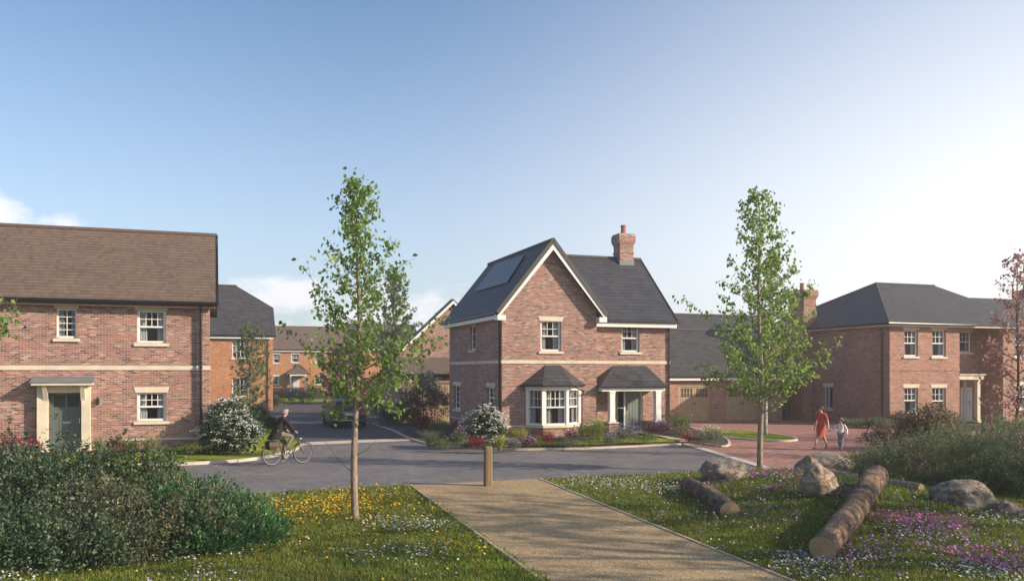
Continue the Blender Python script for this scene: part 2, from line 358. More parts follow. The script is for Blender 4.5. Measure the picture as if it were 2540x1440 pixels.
M['paver'] = pavemat('red_block_paving', [(.24, .105, .082), (.33, .155, .12), (.40, .20, .155)], (.20, .12, .10), .2, .1, R(-20), .3)
M['kerb'] = simple('pale_kerb', (.50, .44, .37), .85, .15, 2, .2)
M['edge'] = simple('edging', (.42, .33, .24), .85, .2, 3, .2)
M['soil'] = simple('planting_soil', (.055, .038, .026), 1, .4, 4, .8, 25, bdist=.03)
M['slab'] = simple('paving_slab', (.5, .42, .35), .85, .12, 2, .2)

# ------------------------------------------------------------------ ground and setting
def structure(name, mb, m, **k):
    o = mb.build(name, m, **k); o['kind'] = 'structure'; return o
gx = np.concatenate([[-900, -300, -100, -45], np.arange(-30, 30.1, .5), [45, 100, 300, 900]])
gy = np.concatenate([[-300, -60, -10], np.arange(2, 40.1, .5), [60, 120, 300, 900, 1800]])
XX, YY = np.meshgrid(gx, gy, indexing='ij'); ZZ = mound(XX, YY)
nx, ny = XX.shape; idx = np.arange(nx * ny).reshape(nx, ny)
gf = np.stack([idx[:-1, :-1], idx[1:, :-1], idx[1:, 1:], idx[:-1, 1:]], -1).reshape(-1, 4)
go = np_mesh('ground', np.stack([XX, YY, ZZ], -1).reshape(-1, 3), gf, M['meadow'], smooth=True); go['kind'] = 'structure'
def flat(pts, z, zs=None):
    mb = MB(); q = [Vector((p[0], p[1], z if zs is None else zs[i])) for i, p in enumerate(pts)]
    for t in geometry.tessellate_polygon([q]): mb.add([q[i] for i in t], [(0, 1, 2)])
    return mb
def ribbon(pts, wd, z0, z1):                               # kerb: strip along a line, wd to the left of travel
    mb = MB(); n = len(pts); off = []
    for i in range(n):
        a = Vector(pts[max(i - 1, 0)]); b = Vector(pts[min(i + 1, n - 1)]); d = (b - a).normalized(); off.append(Vector((-d.y, d.x)) * wd)
    for i in range(n - 1):
        a, b = Vector(pts[i]), Vector(pts[i + 1]); c, d = b + off[i + 1], a + off[i]
        mb.hexa([(a.x, a.y, z0), (b.x, b.y, z0), (c.x, c.y, z0), (d.x, d.y, z0), (a.x, a.y, z1), (b.x, b.y, z1), (c.x, c.y, z1), (d.x, d.y, z1)])
    return mb
def smoothline(pts, k=6):
    out = []; n = len(pts)
    for i in range(n - 1):
        p0, p1, p2, p3 = [np.array(pts[min(max(j, 0), n - 1)], float) for j in (i - 1, i, i + 1, i + 2)]
        for q in range(k):
            t = q / k; out.append(tuple(.5 * ((2 * p1) + (-p0 + p2) * t + (2 * p0 - 5 * p1 + 4 * p2 - p3) * t * t + (-p0 + 3 * p1 - 3 * p2 + p3) * t ** 3)))
    out.append(tuple(pts[-1])); return out
# the street in front, its side street going back, the path towards us
near = [(-40, 12.5), (-16, 16.9), G(620, 1225), G(1020, 1203), G(1335, 1187), G(1760, 1168), G(1905, 1166)]
kerbA = smoothline([(-40, 24.5), (-20, 26.0), G(340, 1157), G(550, 1148.5), G(640, 1140), G(700, 1128), G(738, 1115), G(748, 1103)])
structure('road', flat(near + [G(1690, 1101), G(1450, 1114), G(1250, 1116.5), G(1150, 1111), G(1060, 1101), G(1010, 1088), (-4.9, 38.4), (-9.0, 36.6)] + kerbA[::-1], .006), M['road'])
u1 = Vector((-.3295, .944)); a0 = Vector(G(748, 1101)); b0 = Vector((-4.7, 38.2))
sl_ = a0 + u1 * 36; structure('side_road', flat([a0, b0, (-2.2, 38.4), (-1.0, 46), (-4, 56), (-14, 66), (2, 84), (-4, 92), (-19.5, 84), sl_], .012), M['asphalt'])
structure('crossing_strip', flat([G(742, 1105), G(1022, 1093), G(1012, 1087), G(748, 1097)], .020), M['kerb'])
pl = [G(1020, 1203), (1.9, 7.5), (5.3, 7.5), G(1335, 1187)]
structure('path', flat(pl, .012), M['gravel'])
structure('path_edging', ribbon([(1.9, 7.5), G(1020, 1203)], .06, 0, .035), M['edge'])
structure('path_edging', ribbon([G(1335, 1187), (5.3, 7.5)], .06, 0, .03), M['edge'])
# red block drive and its pale kerb strip
drv = [G(1690, 1101), G(1905, 1166), (12, 26.6), (34, 26), (36, 48), (20.3, 47.2), (17, 57), (8.2, 50.4), (8.2, 42)]
structure('driveway', flat(drv, .010), M['paver'])
structure('kerb_strip', ribbon([G(1905, 1166), G(1690, 1101)], -.34, 0, .03), M['kerb'])
structure('kerb_stones', ribbon(kerbA, .13, 0, .10), M['kerb'])
kB = smoothline([(-7.9, 49), G(930, 1056), G(969, 1067), G(1015, 1089), G(1060, 1102), G(1150, 1111), G(1250, 1116.5), G(1450, 1114), G(1690, 1103)])
structure('kerb_stones', ribbon(kB, .07, 0, .085), M['slab'])
# lawns and beds rise gently from the kerb to the houses
hA = [(-10.9, 31.3), (-30, 24.6)]
pa = [(p[0], p[1] + .12) for p in kerbA]; ins = [(-10.3, 33.2), (-9.9, 36), (-10.2, 37), (-20.5, 68), (-24, 66), (-13, 39)]
structure('lawn', flat(pa + [(-9.3, 36.8), (-11.8, 44), (-13.8, 43.4), (-11.0, 34), (-10.6, 31.0), (-30, 24.4), (-40, 24.6)], .1, [.09] * len(pa) + [.12, .12, .2, .26, .26, .26, .1]), M['lawn'])
structure('planting_bed', flat([(-11.8, 29.95), (-10.3, 30.3), (-10.2, 33), (-11.0, 33), (-11, 31), (-30, 24.4), (-24, 25.4)], .29), M['soil'])
bedB = [p for p in kB if p[0] > -5.4]; bb = [(p[0] + .02, p[1] + .14) for p in bedB]
structure('planting_bed', flat(bb + [(8.4, 38.2), (7.6, 40.3), (-.5, 37.2), (-3.2, 45), (-5.3, 44)], .1, [.085] * len(bb) + [.2, .25, .27, .2, .1]), M['soil'])
lb = smoothline([G(1245, 1114), G(1300, 1113), G(1450, 1110), G(1560, 1106), G(1690, 1101)]); lt = smoothline([G(1692, 1093, .1), G(1640, 1088, .1), G(1560, 1086, .1), G(1480, 1093, .1), G(1400, 1098, .1), G(1310, 1102, .1), G(1248, 1108, .1)])
structure('lawn', flat(lb + lt, .1, [.125] * len(lb) + [.16] * len(lt)), M['lawn'])
fp = [G(1690, 1103), G(1722, 1101), G(1640, 1080, .15), G(1600, 1072, .2), G(1560, 1070, .2), G(1590, 1080, .15), G(1640, 1088, .1)]
structure('footpath', flat(fp, .1, [.14, .14, .18, .26, .28, .25, .21]), M['slab'])
bed2 = smoothline([G(1735, 1100), G(1790, 1108), G(1806, 1100), G(1790, 1085), G(1730, 1068), G(1700, 1060), G(1650, 1072), G(1700, 1092), G(1735, 1100)])
structure('planting_bed', flat(bed2[:-1], .06), M['soil']); structure('kerb_stones', ribbon(bed2[::-1], .1, 0, .075), M['kerb'])
isl = smoothline([G(1795, 1085), G(1880, 1093), G(1950, 1095), G(1972, 1090), G(1940, 1082), G(1860, 1072), G(1790, 1068), G(1740, 1066), G(1795, 1085)])
structure('lawn', flat(isl[:-1], .07), M['lawn']); structure('kerb_stones', ribbon(isl[::-1], .12, 0, .085), M['kerb'])
structure('lawn', flat([(-30, 62), (-21.6, 67.5), (-19.6, 84), (-8, 93), (6, 88), (14, 100), (20, 120), (-60, 110)], .03), M['lawn'])
bx, by = G(905, 985)
structure('lawn', flat([(-1.2, 46), (-4.3, 57), (-14, 67.5), (0, 82), (20, 80), (8, 50)], .03), M['soil'])
structure('planting_bed', flat([(20.2, 46.7), (31, 50), (31.5, 47.5), (24, 43.5), (20.8, 44.8)], .05), M['soil'])

# ------------------------------------------------------------------ houses
ANG = math.atan2(2140, 6130); c_, s_ = math.cos(ANG), math.sin(ANG)
class House:
    def __init__(s, name, label, cat, px, Y, z0, group=None):
        s.X0 = (px - CX) / F * Y; s.Y0 = Y; s.z0 = z0
        s.e = empty(name, (s.X0, Y, z0), ANG, label, cat, group)
    def t(s, px, d=0.0):
        k = (px - CX) / F; return (k * (s.Y0 + c_ * d) - s.X0 + s_ * d) / (c_ - k * s_)
    def s(s, px, t=0.0):
        k = (px - CX) / F; return (s.X0 + c_ * t - k * (s.Y0 + s_ * t)) / (s_ + k * c_)
    def z(s, py, t, d=0.0): return CAMH + (HY - py) / F * (s.Y0 + s_ * t + c_ * d) - s.z0
def wall(mb, O, U, L, Hh, inn, holes=(), rev=.12):
    """rectangular wall with openings; O origin, U unit dir, inn inward dir (for the reveals)"""
    O = Vector(O); U = Vector(U); inn = Vector(inn) * rev; Z = Vector((0, 0, 1))
    us = sorted({0, L} | {h[0] for h in holes} | {h[1] for h in holes}); zs = sorted({0, Hh} | {h[2] for h in holes} | {h[3] for h in holes})
    for a, b in zip(us[:-1], us[1:]):
        for c, d in zip(zs[:-1], zs[1:]):
            um, zm = (a + b) / 2, (c + d) / 2
            if any(h[0] < um < h[1] and h[2] < zm < h[3] for h in holes): continue
            mb.poly([O + U * a + Z * c, O + U * b + Z * c, O + U * b + Z * d, O + U * a + Z * d])
    for u0, u1_, z0, z1 in holes:
        q = [O + U * u0 + Z * z0, O + U * u1_ + Z * z0, O + U * u1_ + Z * z1, O + U * u0 + Z * z1]
        for i in range(4): mb.poly([q[i], q[(i + 1) % 4], q[(i + 1) % 4] + inn, q[i] + inn])
def window(parent, loc, rz, wd, ht, cols=3, rows=2, kind='sash', lintel=True, sill=True, set_=.10, fr=.055, curtain=True, name='window', stone='stone', lh=.2, bars=.022):
    """frame mesh with pane, curtain, interior, lintel and sill as sub-parts; local x along the wall, y inward"""
    f = MB(); y0, y1 = set_, set_ + .06
    f.box(0, fr, y0, y1, 0, ht); f.box(wd - fr, wd, y0, y1, 0, ht); f.box(fr, wd - fr, y0, y1, ht - fr, ht); f.box(fr, wd - fr, y0 - .02, y1, 0, fr * 1.3)
    if kind == 'sash':
        mz = ht * .5; f.box(fr, wd - fr, y0 - .012, y1 + .002, mz - .03, mz + .03)
        q = fr + .035
        for (za, zb, yy) in ((mz + .03, ht - fr, y0 + .006), (fr * 1.3, mz - .03, y0 + .02)):
            f.box(fr, q, yy, y1 - .004, za, zb); f.box(wd - q, wd - fr, yy, y1 - .004, za, zb)
        for i in range(1, cols):
            x = q + (wd - 2 * q) * i / cols; f.box(x - bars / 2, x + bars / 2, y0 + .01, y1 - .006, mz + .03, ht - fr)
        for j in range(1, rows):
            z = mz + .03 + (ht - fr - mz - .03) * j / rows; f.box(q, wd - q, y0 + .013, y1 - .008, z - bars / 2, z + bars / 2)
    else:
        q = fr
        for i in range(1, cols):
            x = q + (wd - 2 * q) * i / cols; bb_ = bars * (1.6 if kind == 'case2' and i == cols // 2 else 1)
            f.box(x - bb_ / 2, x + bb_ / 2, y0 + .01, y1 - .006, fr * 1.3, ht - fr)
        for j in range(1, rows):
            z = fr * 1.3 + (ht - fr * 2.3) * j / rows; f.box(q, wd - q, y0 + .013, y1 - .008, z - bars / 2, z + bars / 2)
    w_ = f.build(name, M['white'], parent, loc, rz, uv=False)
    MB().poly([(fr, y1 - .02, fr), (wd - fr, y1 - .02, fr), (wd - fr, y1 - .02, ht - fr), (fr, y1 - .02, ht - fr)]).build('pane', M['glass'], w_, uv=False)
    r = MB(); D = .75; a, b = -.02, wd + .02
    r.poly([(a, D, -.02), (b, D, -.02), (b, D, ht + .02), (a, D, ht + .02)])
    for q4 in ([(a, y1, -.02), (a, D, -.02), (a, D, ht + .02), (a, y1, ht + .02)], [(b, y1, -.02), (b, D, -.02), (b, D, ht + .02), (b, y1, ht + .02)],
               [(a, y1, ht + .02), (b, y1, ht + .02), (b, D, ht + .02), (a, D, ht + .02)], [(a, y1, -.02), (b, y1, -.02), (b, D, -.02), (a, D, -.02)]): r.poly(q4)
    r.build('interior', M['room'], w_, uv=False)
    if curtain:
        n = 16
        for x0, x1 in ((.02, wd * .33), (wd * .69, wd - .02)):
            k = MB()
            for i in range(n):
                xa = x0 + (x1 - x0) * i / n; xb = x0 + (x1 - x0) * (i + 1) / n
                ya = y1 + .09 + .018 * math.sin(i * 2.1); yb = y1 + .09 + .018 * math.sin((i + 1) * 2.1)
                k.poly([(xa, ya, .02), (xb, yb, .02), (xb, yb, ht - .02), (xa, ya, ht - .02)])
            k.build('curtain', M['curtain'], w_, uv=False)
    if lintel:
        e = .05; x = .06; MB().hexa([(-e, -.018, ht), (wd + e, -.018, ht), (wd + e, .06, ht), (-e, .06, ht), (-e - x, -.018, ht + lh), (wd + e + x, -.018, ht + lh), (wd + e + x, .06, ht + lh), (-e - x, .06, ht + lh)]).build('lintel', M[stone], w_, uv=False)
    if sill:
        MB().hexa([(-.1, -.07, -.12), (wd + .1, -.07, -.12), (wd + .1, set_, -.12), (-.1, set_, -.12), (-.1, -.07, -.03), (wd + .1, -.07, -.03), (wd + .1, set_, .012), (-.1, set_, .012)]).build('sill', M[stone], w_, uv=False)
    return w_
def fwin(H, px0, px1, py0, py1, s=0.0, **k):
    t0, t1 = H.t(px0, s), H.t(px1, s); z0, z1 = H.z(py1, (t0 + t1) / 2, s), H.z(py0, (t0 + t1) / 2, s)
    window(H.e, (t0, s, z0), 0, t1 - t0, z1 - z0, **k); return (t0, t1, z0, z1)
def swin(H, px0, px1, py0, py1, t=0.0, **k):               # on a wall that faces local -x
    s1, s0 = H.s(px0, t), H.s(px1, t); z0, z1 = H.z(py1, t, (s0 + s1) / 2), H.z(py0, t, (s0 + s1) / 2)
    window(H.e, (t, s1, z0), -math.pi / 2, s1 - s0, z1 - z0, **k); return (s0, s1, z0, z1)
def downpipe(H, x, y, z0, z1, dirx=0, diry=-1):
    m = MB(); a = .11
    m.tube([(x + dirx * .25, y + diry * .25, z1), (x + dirx * .25, y + diry * .25, z1 - .06), (x + dirx * .06, y + diry * .06, z1 - .28), (x + dirx * .06, y + diry * .06, z0)], .038, 8)
    for zz in np.arange(z0 + .4, z1 - .4, 1.3): m.box(x + dirx * .06 - .05, x + dirx * .06 + .05, y + diry * .06 - .05, y + diry * .06 + .05, zz, zz + .04)
    return m.build('downpipe', M['black'], H.e, uv=False)
def wall_obj(H, mb, m='brick'): return mb.build('wall', M[m], H.e)
def courses(p0, p1, r0, r1): pass

# --- house A: brick house on the left with brown tiled roof
A = House('brick_house', 'red brick house with brown tiled roof and grey green door, at the left', 'house', 520, 31.0, .22)
zeA = A.z(748, 0, -.3); zrA = A.z(583, 0, 3.5); LA = 16.0; kA = (zrA - zeA) / 3.8; zwA = zeA + .3 * kA - .12
hs = []
for a in ((140, 190, 765, 838, dict(cols=2, rows=4, kind='case')), (340, 412, 770, 850, dict(cols=4, rows=2)), (340, 412, 973, 1043, dict(cols=4, rows=2))):
    hs.append(fwin(A, *a[:4], **a[4]))
dt0, dt1 = A.t(121), A.t(205); dz1 = A.z(972, dt0); hs.append((dt0, dt1, 0.0, dz1))
mb = MB(); wall(mb, (-LA, 0, -.4), (1, 0, 0), LA, zwA + .4, (0, 1, 0), [(h[0] + LA, h[1] + LA, h[2] + .4, h[3] + .4) for h in hs], .16)
wall(mb, (0, 0, -.4), (0, 1, 0), 7.0, zwA + .4, (-1, 0, 0)); wall(mb, (-LA, 7, -.4), (1, 0, 0), LA, zwA + .4, (0, -1, 0)); wall(mb, (-LA, 0, -.4), (0, 1, 0), 7, zwA + .4, (1, 0, 0))
for x in (0, -LA): mb.poly([(x, 0, zwA), (x, 7, zwA), (x, 3.5, zrA - .12)])
wall_obj(A, mb)
tp = A.t(487.5)
MB().box(tp, .004, -.12, .003, -.4, zwA - .02).build('corner_pier', M['brick'], A.e)
r = MB()
r.slab([(-LA - .3, -.34, zeA), (.26, -.34, zeA), (.26, 3.5, zrA), (-LA - .3, 3.5, zrA)], .11); r.slab([(-LA - .3, 7.34, zeA), (.26, 7.34, zeA), (.26, 3.505, zrA), (-LA - .3, 3.505, zrA)], .11)
rf = r.build('roof', M['roof_brown'], A.e)
MB().tube([(-LA - .3, 3.5, zrA - .02), (.27, 3.5, zrA - .02)], .1, 8).build('ridge', M['ridge_brown'], rf)
v = MB(); v.beam((.285, -.36, zeA - .05), (.285, 3.5, zrA - .05), .035, .17); v.beam((.285, 7.36, zeA - .05), (.285, 3.5, zrA - .05), .035, .17); v.each('verge', M['black'], rf)
MB().tube([(-LA - .3, -.4, zeA - .07), (.26, -.4, zeA - .07)], .065, 8).build('gutter', M['black'], A.e)
MB().box(-LA, .2, -.33, -.29, zeA - .24, zeA - .09).build('fascia', M['ridge_brown'], A.e); MB().box(-LA, .2, -.3, .02, zeA - .17, zeA - .15).build('soffit', M['stone'], A.e)
zs_ = A.z(912, 0); m = MB(); m.box(-LA, tp - .001, -.03, .05, zs_ - .075, zs_ + .075); m.box(tp + .001, .03, -.15, .05, zs_ - .075, zs_ + .075); m.each('string_course', M['stone'], A.e)
zp = A.z(1085, 0); m = MB(); m.box(-LA, dt0 - .4, -.045, .05, zp - .03, zp + .03); m.box(dt1 + .4, tp - .001, -.045, .05, zp - .03, zp + .03); m.box(tp + .001, .04, -.16, .05, zp - .03, zp + .03); m.each('plinth_course', M['stone'], A.e)
downpipe(A, A.t(499), -.12, -.1, zeA - .1)
# door with stone surround and lead canopy
dr = MB(); yd = .15; dw = dt1 - dt0; dr.box(dt0 + .05, dt1 - .05, yd, yd + .05, .02, dz1 - .06)
zg0, zg1 = A.z(1009, dt0), A.z(981, dt0)
for i in range(5):
    x = dt0 + .10 + (dw - .2) * i / 4; dr.box(x - .012, x + .012, yd - .012, yd, .15, zg0 - .1)
for z in (.1, zg0 - .08, zg1 + .02): dr.box(dt0 + .06, dt1 - .06, yd - .016, yd, z, z + .06)
for x in (dt0 + .05, dt1 - .13, (dt0 + dt1) / 2 - .04): dr.box(x, x + .08, yd - .02, yd + .001, .02, dz1 - .06)
door = dr.build('front_door', M['door_green'], A.e)
g = MB(); g.box(dt0 + .13, (dt0 + dt1) / 2 - .04, yd - .006, yd + .01, zg0, zg1); g.box((dt0 + dt1) / 2 + .04, dt1 - .13, yd - .006, yd + .01, zg0, zg1); g.build('pane', M['glass'], door)
MB().box(dt1 - .12, dt1 - .09, yd - .07, yd - .02, 1.0, 1.18).build('handle', M['chrome'], door); MB().box((dt0 + dt1) / 2 - .12, (dt0 + dt1) / 2 + .12, yd - .03, yd - .02, 1.0, 1.05).build('letterbox', M['chrome'], door)
f = MB(); f.box(dt0, dt0 + .05, .09, .17, 0, dz1 - .05); f.box(dt1 - .05, dt1, .09, .17, 0, dz1 - .05); f.box(dt0, dt1, .09, .17, dz1 - .05, dz1); f.build('door_frame', M['door_green'], A.e)
f = MB(); pw = .31
for x0, x1 in ((dt0 - pw, dt0), (dt1, dt1 + .26)): f.box(x0, x1, -.3, .04, 0, dz1 - .02); f.box(x0 - .03, x1 + .03, -.33, .04, -.1, .16)
f.box(dt0 - pw, dt1 + .26, -.3, .04, dz1 - .02, dz1 + .24)
for x0, x1 in ((dt0 - .12, dt0 + .02), (dt1 - .02, dt1 + .12)): f.hexa([(x0, -.34, dz1 - .2), (x1, -.34, dz1 - .2), (x1, -.29, dz1 - .3), (x0, -.29, dz1 - .3), (x0, -.62, dz1 + .24), (x1, -.62, dz1 + .24), (x1, -.29, dz1 + .24), (x0, -.29, dz1 + .24)])
f.build('door_surround', M['stone'], A.e)
MB().box(dt0, dt1, -.5, .1, -.1, .05).build('door_step', M['stone'], A.e)
cn_ = MB(); cn_.box(dt0 - .42, dt1 + .36, -.68, .02, dz1 + .242, dz1 + .33); can = cn_.build('canopy', M['stone'], A.e)
MB().hexa([(dt0 - .46, -.72, dz1 + .332), (dt1 + .40, -.72, dz1 + .332), (dt1 + .40, .01, dz1 + .332), (dt0 - .46, .01, dz1 + .332), (dt0 - .46, -.72, dz1 + .37), (dt1 + .40, -.72, dz1 + .37), (dt1 + .40, .01, dz1 + .53), (dt0 - .46, .01, dz1 + .53)]).build('lead_top', M['lead'], can)
lx = A.t(243); m = MB(); m.box(lx - .04, lx + .04, -.03, .01, 1.62, 1.82); m.tube([(lx, -.09, 1.62), (lx, -.09, 1.80)], [.05, .06], 8); m.tube([(lx, -.09, 1.80), (lx, -.09, 1.9)], [.07, .01], 8); m.build('wall_light', M['metal_dark'], A.e)

# --- house B: gabled house in the middle
B = House('brick_house', 'brick house with steep white edged gable, bay window and porch, in the middle', 'house', 1245, 36.5, .28)
WB = B.t(1480); DB = B.s(1115); zeB = B.z(772, -.3, -.3); zrB = B.z(594, WB / 2, -.35); kB_ = (zrB - zeB) / (WB / 2 + .3)
zwB = zeB + .3 * kB_ - .14; SW = .85; TE = B.t(1660, SW); zeW = B.z(795, TE, SW - .35); SR = B.s(1583, TE + .1); zrW = B.z(643, TE, SR)
kW = (zrW - zeW) / (SR - SW + .35); zwW = zeW + .35 * kW - .14
hf = [fwin(B, 1341, 1392, 796, 870, cols=3)]
hw = [fwin(B, 1542, 1586, 804, 872, s=SW, cols=3, lintel=False)]
hside = [swin(B, 1166, 1179, 807, 867, cols=1, rows=3, kind='case'), swin(B, 1126, 1143, 956, 1014, cols=2, rows=4, kind='case'), swin(B, 1208, 1227, 960, 1012, cols=2, rows=2)]
mb = MB(); wall(mb, (0, 0, -.4), (1, 0, 0), WB, zwB + .4, (0, 1, 0), [(h[0], h[1], h[2] + .4, h[3] + .4) for h in hf] + [(B.t(1330), B.t(1415), B.z(1045, 2) + .4, B.z(967, 2) + .4)])
mb.poly([(0, 0, zwB), (WB, 0, zwB), (WB / 2, 0, zrB - .14)]); mb.poly([(0, DB, zwB), (WB, DB, zwB), (WB / 2, DB, zrB - .14)])
wall(mb, (0, 0, -.4), (0, 1, 0), DB, zwB + .4, (1, 0, 0), [(h[0], h[1], h[2] + .4, h[3] + .4) for h in hside])
wall(mb, (WB, 0, -.4), (0, 1, 0), SW, zwB + .4, (-1, 0, 0)); wall(mb, (0, DB, -.4), (1, 0, 0), WB, zwB + .4, (0, -1, 0))
dpx = (B.t(1531, SW), B.t(1594, SW)); dz1 = B.z(963, dpx[0], SW); SB = SR + (SR - SW)
wall(mb, (WB, SW, -.4), (1, 0, 0), TE - WB, zwW + .4, (0, 1, 0), [(h[0] - WB, h[1] - WB, h[2] + .4, h[3] + .4) for h in hw] + [(dpx[0] - WB, dpx[1] - WB, .4, dz1 + .4)], .14)
wall(mb, (TE, SW, -.4), (0, 1, 0), SB - SW, zwW + .4, (-1, 0, 0)); mb.poly([(TE, SW, zwW), (TE, SB, zwW), (TE, SR, zrW - .14)]); wall(mb, (WB, SB, -.4), (1, 0, 0), TE - WB, zwW + .4, (0, -1, 0))
wall_obj(B, mb)
r = MB(); e = .3; f0 = -.36
r.slab([(-e, f0, zeB), (WB / 2, f0, zrB), (WB / 2, DB + .25, zrB), (-e, DB + .25, zeB)], .13)
r.slab([(WB + e, f0, zeB), (WB / 2 + .004, f0, zrB), (WB / 2 + .004, DB + .25, zrB), (WB + e, DB + .25, zeB)], .13)
r.slab([(WB / 2, SW - .35, zeW), (TE + .22, SW - .35, zeW), (TE + .22, SR, zrW), (WB / 2, SR, zrW)], .12)
r.slab([(WB / 2, SB + .35, zeW), (TE + .22, SB + .35, zeW), (TE + .22, SR + .004, zrW), (WB / 2, SR + .004, zrW)], .12)
rf = r.build('roof', M['slate_b'], B.e)
MB().tube([(WB / 2, f0 - .01, zrB), (WB / 2, DB + .25, zrB)], .09, 8).tube([(WB / 2 + .3, SR, zrW), (TE + .23, SR, zrW)], .09, 8).build('ridge', M['ridge'], rf)
bg_ = MB()
for x0, sg in ((-e - .02, 1), (WB + e + .02, -1)):
    a = Vector((x0, f0 - .02, zeB - .17)); b = Vector((WB / 2, f0 - .02, zrB - .17)); dn = Vector((0, 0, -.26)); th = Vector((0, .035, 0))
    bg_.hexa([a + dn * .6, b + dn, b + dn + th, a + dn * .6 + th, a, b, b + th, a + th])
    bg_.box(min(x0, x0 + sg * .36), max(x0, x0 + sg * .36), f0 - .025, .02, zeB - .36, zeB - .15)
bg_.build('bargeboard', M['white'], B.e)
v = MB(); v.beam((-e - .03, f0 - .03, zeB - .05), (WB / 2, f0 - .03, zrB - .03), .05, .17); v.beam((WB + e + .03, f0 - .03, zeB - .05), (WB / 2, f0 - .03, zrB - .03), .05, .17)
v.beam((TE + .24, SW - .36, zeW - .05), (TE + .24, SR, zrW - .05), .04, .15); v.each('verge', M['ridge'], rf)
MB().tube([(-e - .06, f0 + .1, zeB - .08), (-e - .06, DB + .2, zeB - .08)], .05, 6).build('gutter', M['black'], B.e); MB().tube([(WB + .3, SW - .41, zeW - .08), (TE + .25, SW - .41, zeW - .08)], .055, 8).build('gutter', M['black'], B.e)
f = MB(); f.box(-e, -e + .03, .02, DB, zeB - .28, zeB - .12); f.box(-e, 0, .02, DB, zeB - .3, zeB - .281); f.box(WB, TE + .2, SW - .34, SW - .3, zeW - .33, zeW - .13); f.box(WB, TE + .2, SW - .3, SW, zeW - .329, zeW - .31); f.build('fascia', M['white'], B.e)
zs_ = B.z(896.7, 0); m = MB(); q = .07
m.box(-.03, WB + .03, -.03, .0, zs_ - q, zs_ + q); m.box(-.03, .0, .0, DB, zs_ - q, zs_ + q); m.box(WB, WB + .03, 0, SW - .03, zs_ - q, zs_ + q); m.box(WB, TE + .03, SW - .03, SW, zs_ - q, zs_ + q); m.build('string_course', M['stone'], B.e)
zp = B.z(1057, 0); m = MB(); q = .028
m.box(-.045, B.t(1309), -.045, .0, zp - q, zp + q); m.box(B.t(1434), WB + .04, -.045, .0, zp - q, zp + q); m.box(-.045, 0, 0, DB, zp - q, zp + q); m.box(WB, dpx[0] - .1, SW - .045, SW, zp - q, zp + q); m.box(dpx[1] + .1, TE + .04, SW - .045, SW, zp - q, zp + q); m.each('plinth_course', M['stone'], B.e)
downpipe(B, -.0, .18, -.1, zeB - .1, -1, 0); downpipe(B, TE - .05, SW, -.1, zeW - .1, 0, -1); 
m = MB(); pa_ = B.solar = None
def slopept(px, py):                                        # point on the left slope of the gable roof seen at a pixel
    best = None
    for i in range(0, 400):
        t = -e + (WB / 2 + e) * i / 400; z = zeB + (t + e) * kB_
        s = B.s(px, t); d = abs(B.z(py, t, s) - z)
        if best is None or d < best[0]: best = (d, t, s, z)
    _, t, s, z = best; return Vector((t - .06, s, z + .05))
sp4 = [slopept(*q) for q in ((1232, 656), (1304, 634), (1262, 700), (1182, 722))]
m.slab(sp4, .05); m.build('solar_panel', M['solar'], B.e)
# chimney
tc_, sc0 = B.t(1527, SR - .3), SR - .32; tw = B.t(1571, SR - .32) - B.t(1540, SR - .32)
def chimney(H, t0, t1, s0, s1, zb, zt, mk='brick', flare=.09):
    m = MB(); m.box(t0, t1, s0, s1, zb, zt - .62)
    rg = []
    for z, o in ((zt - .62, .0), (zt - .36, flare), (zt - .12, flare), (zt, flare - .05)): rg.append([(t0 - o, s0 - o, z), (t1 + o, s0 - o, z), (t1 + o, s1 + o, z), (t0 - o, s1 + o, z)])
    m.loft(rg); m.box(t0 - .03, t1 + .03, s0 - .03, s1 + .03, zt - .98, zt - .90)
    ch = m.build('chimney', M[mk], H.e)
    tm, sm = (t0 + t1) / 2, (s0 + s1) / 2; MB().loft([[(tm + r_ * math.cos(a), sm + r_ * math.sin(a), z) for a in np.linspace(0, 2 * math.pi, 13)[:-1]] for r_, z in ((.15, zt - .02), (.135, zt + .08), (.12, zt + .38), (.145, zt + .4), (.14, zt + .46), (.08, zt + .46), (.08, zt + .3))]).build('chimney_pot', M['terracotta'], ch)
    return ch
cs0 = SR - .38; ct0, ct1 = B.t(1538, cs0), B.t(1571, cs0)
chB = chimney(B, ct0, ct1, cs0, cs0 + .72, zrW - .8, B.z(578, ct0, cs0))
MB().box(ct0 - .03, ct1 + .03, cs0 - .03, cs0 + .75, zrW - .55, B.z(638, ct0, cs0) - .12).build('flashing', M['lead'], chB)
# bay window
yb = -.78; ba = (B.t(1305, 0) + .03, 0.0); bq = (B.t(1348, yb), yb); bc = (B.t(1408, yb), yb); bd = (B.t(1436, 0), 0.0)
zb0 = B.z(1054, 2, yb); zb1 = B.z(965, 2, yb)
m = MB(); 
for p, q in ((ba, bq), (bq, bc), (bc, bd)): m.poly([(*p, -.3), (*q, -.3), (*q, zb0 - .02), (*p, zb0 - .02)])
bay = m.build('bay_window', M['brick'], B.e)
def grow(o): return [(ba[0] - o * 1.2, .0), (bq[0] - o * .55, bq[1] - o), (bc[0] + o * .55, bc[1] - o), (bd[0] + o * 1.2, .0)]
MB().slab([(*p, zb0) for p in grow(.07)], .11).build('bay_sill', M['stone'], bay)
MB().slab([(*p, zb1 + .14) for p in grow(.05)], .19).slab([(*p, zb1 + .18) for p in grow(.20)], .05).build('bay_cornice', M['white'], bay)
pm = MB()
for p in (bq, bc): pm.box(p[0] - .065, p[0] + .065, p[1] - .02, p[1] + .11, zb0, zb1)
for p in (ba, bd): pm.box(p[0] - .06, p[0] + .06, p[1] - .1, p[1], zb0, zb1)
pm.each('bay_post', M['white'], bay)
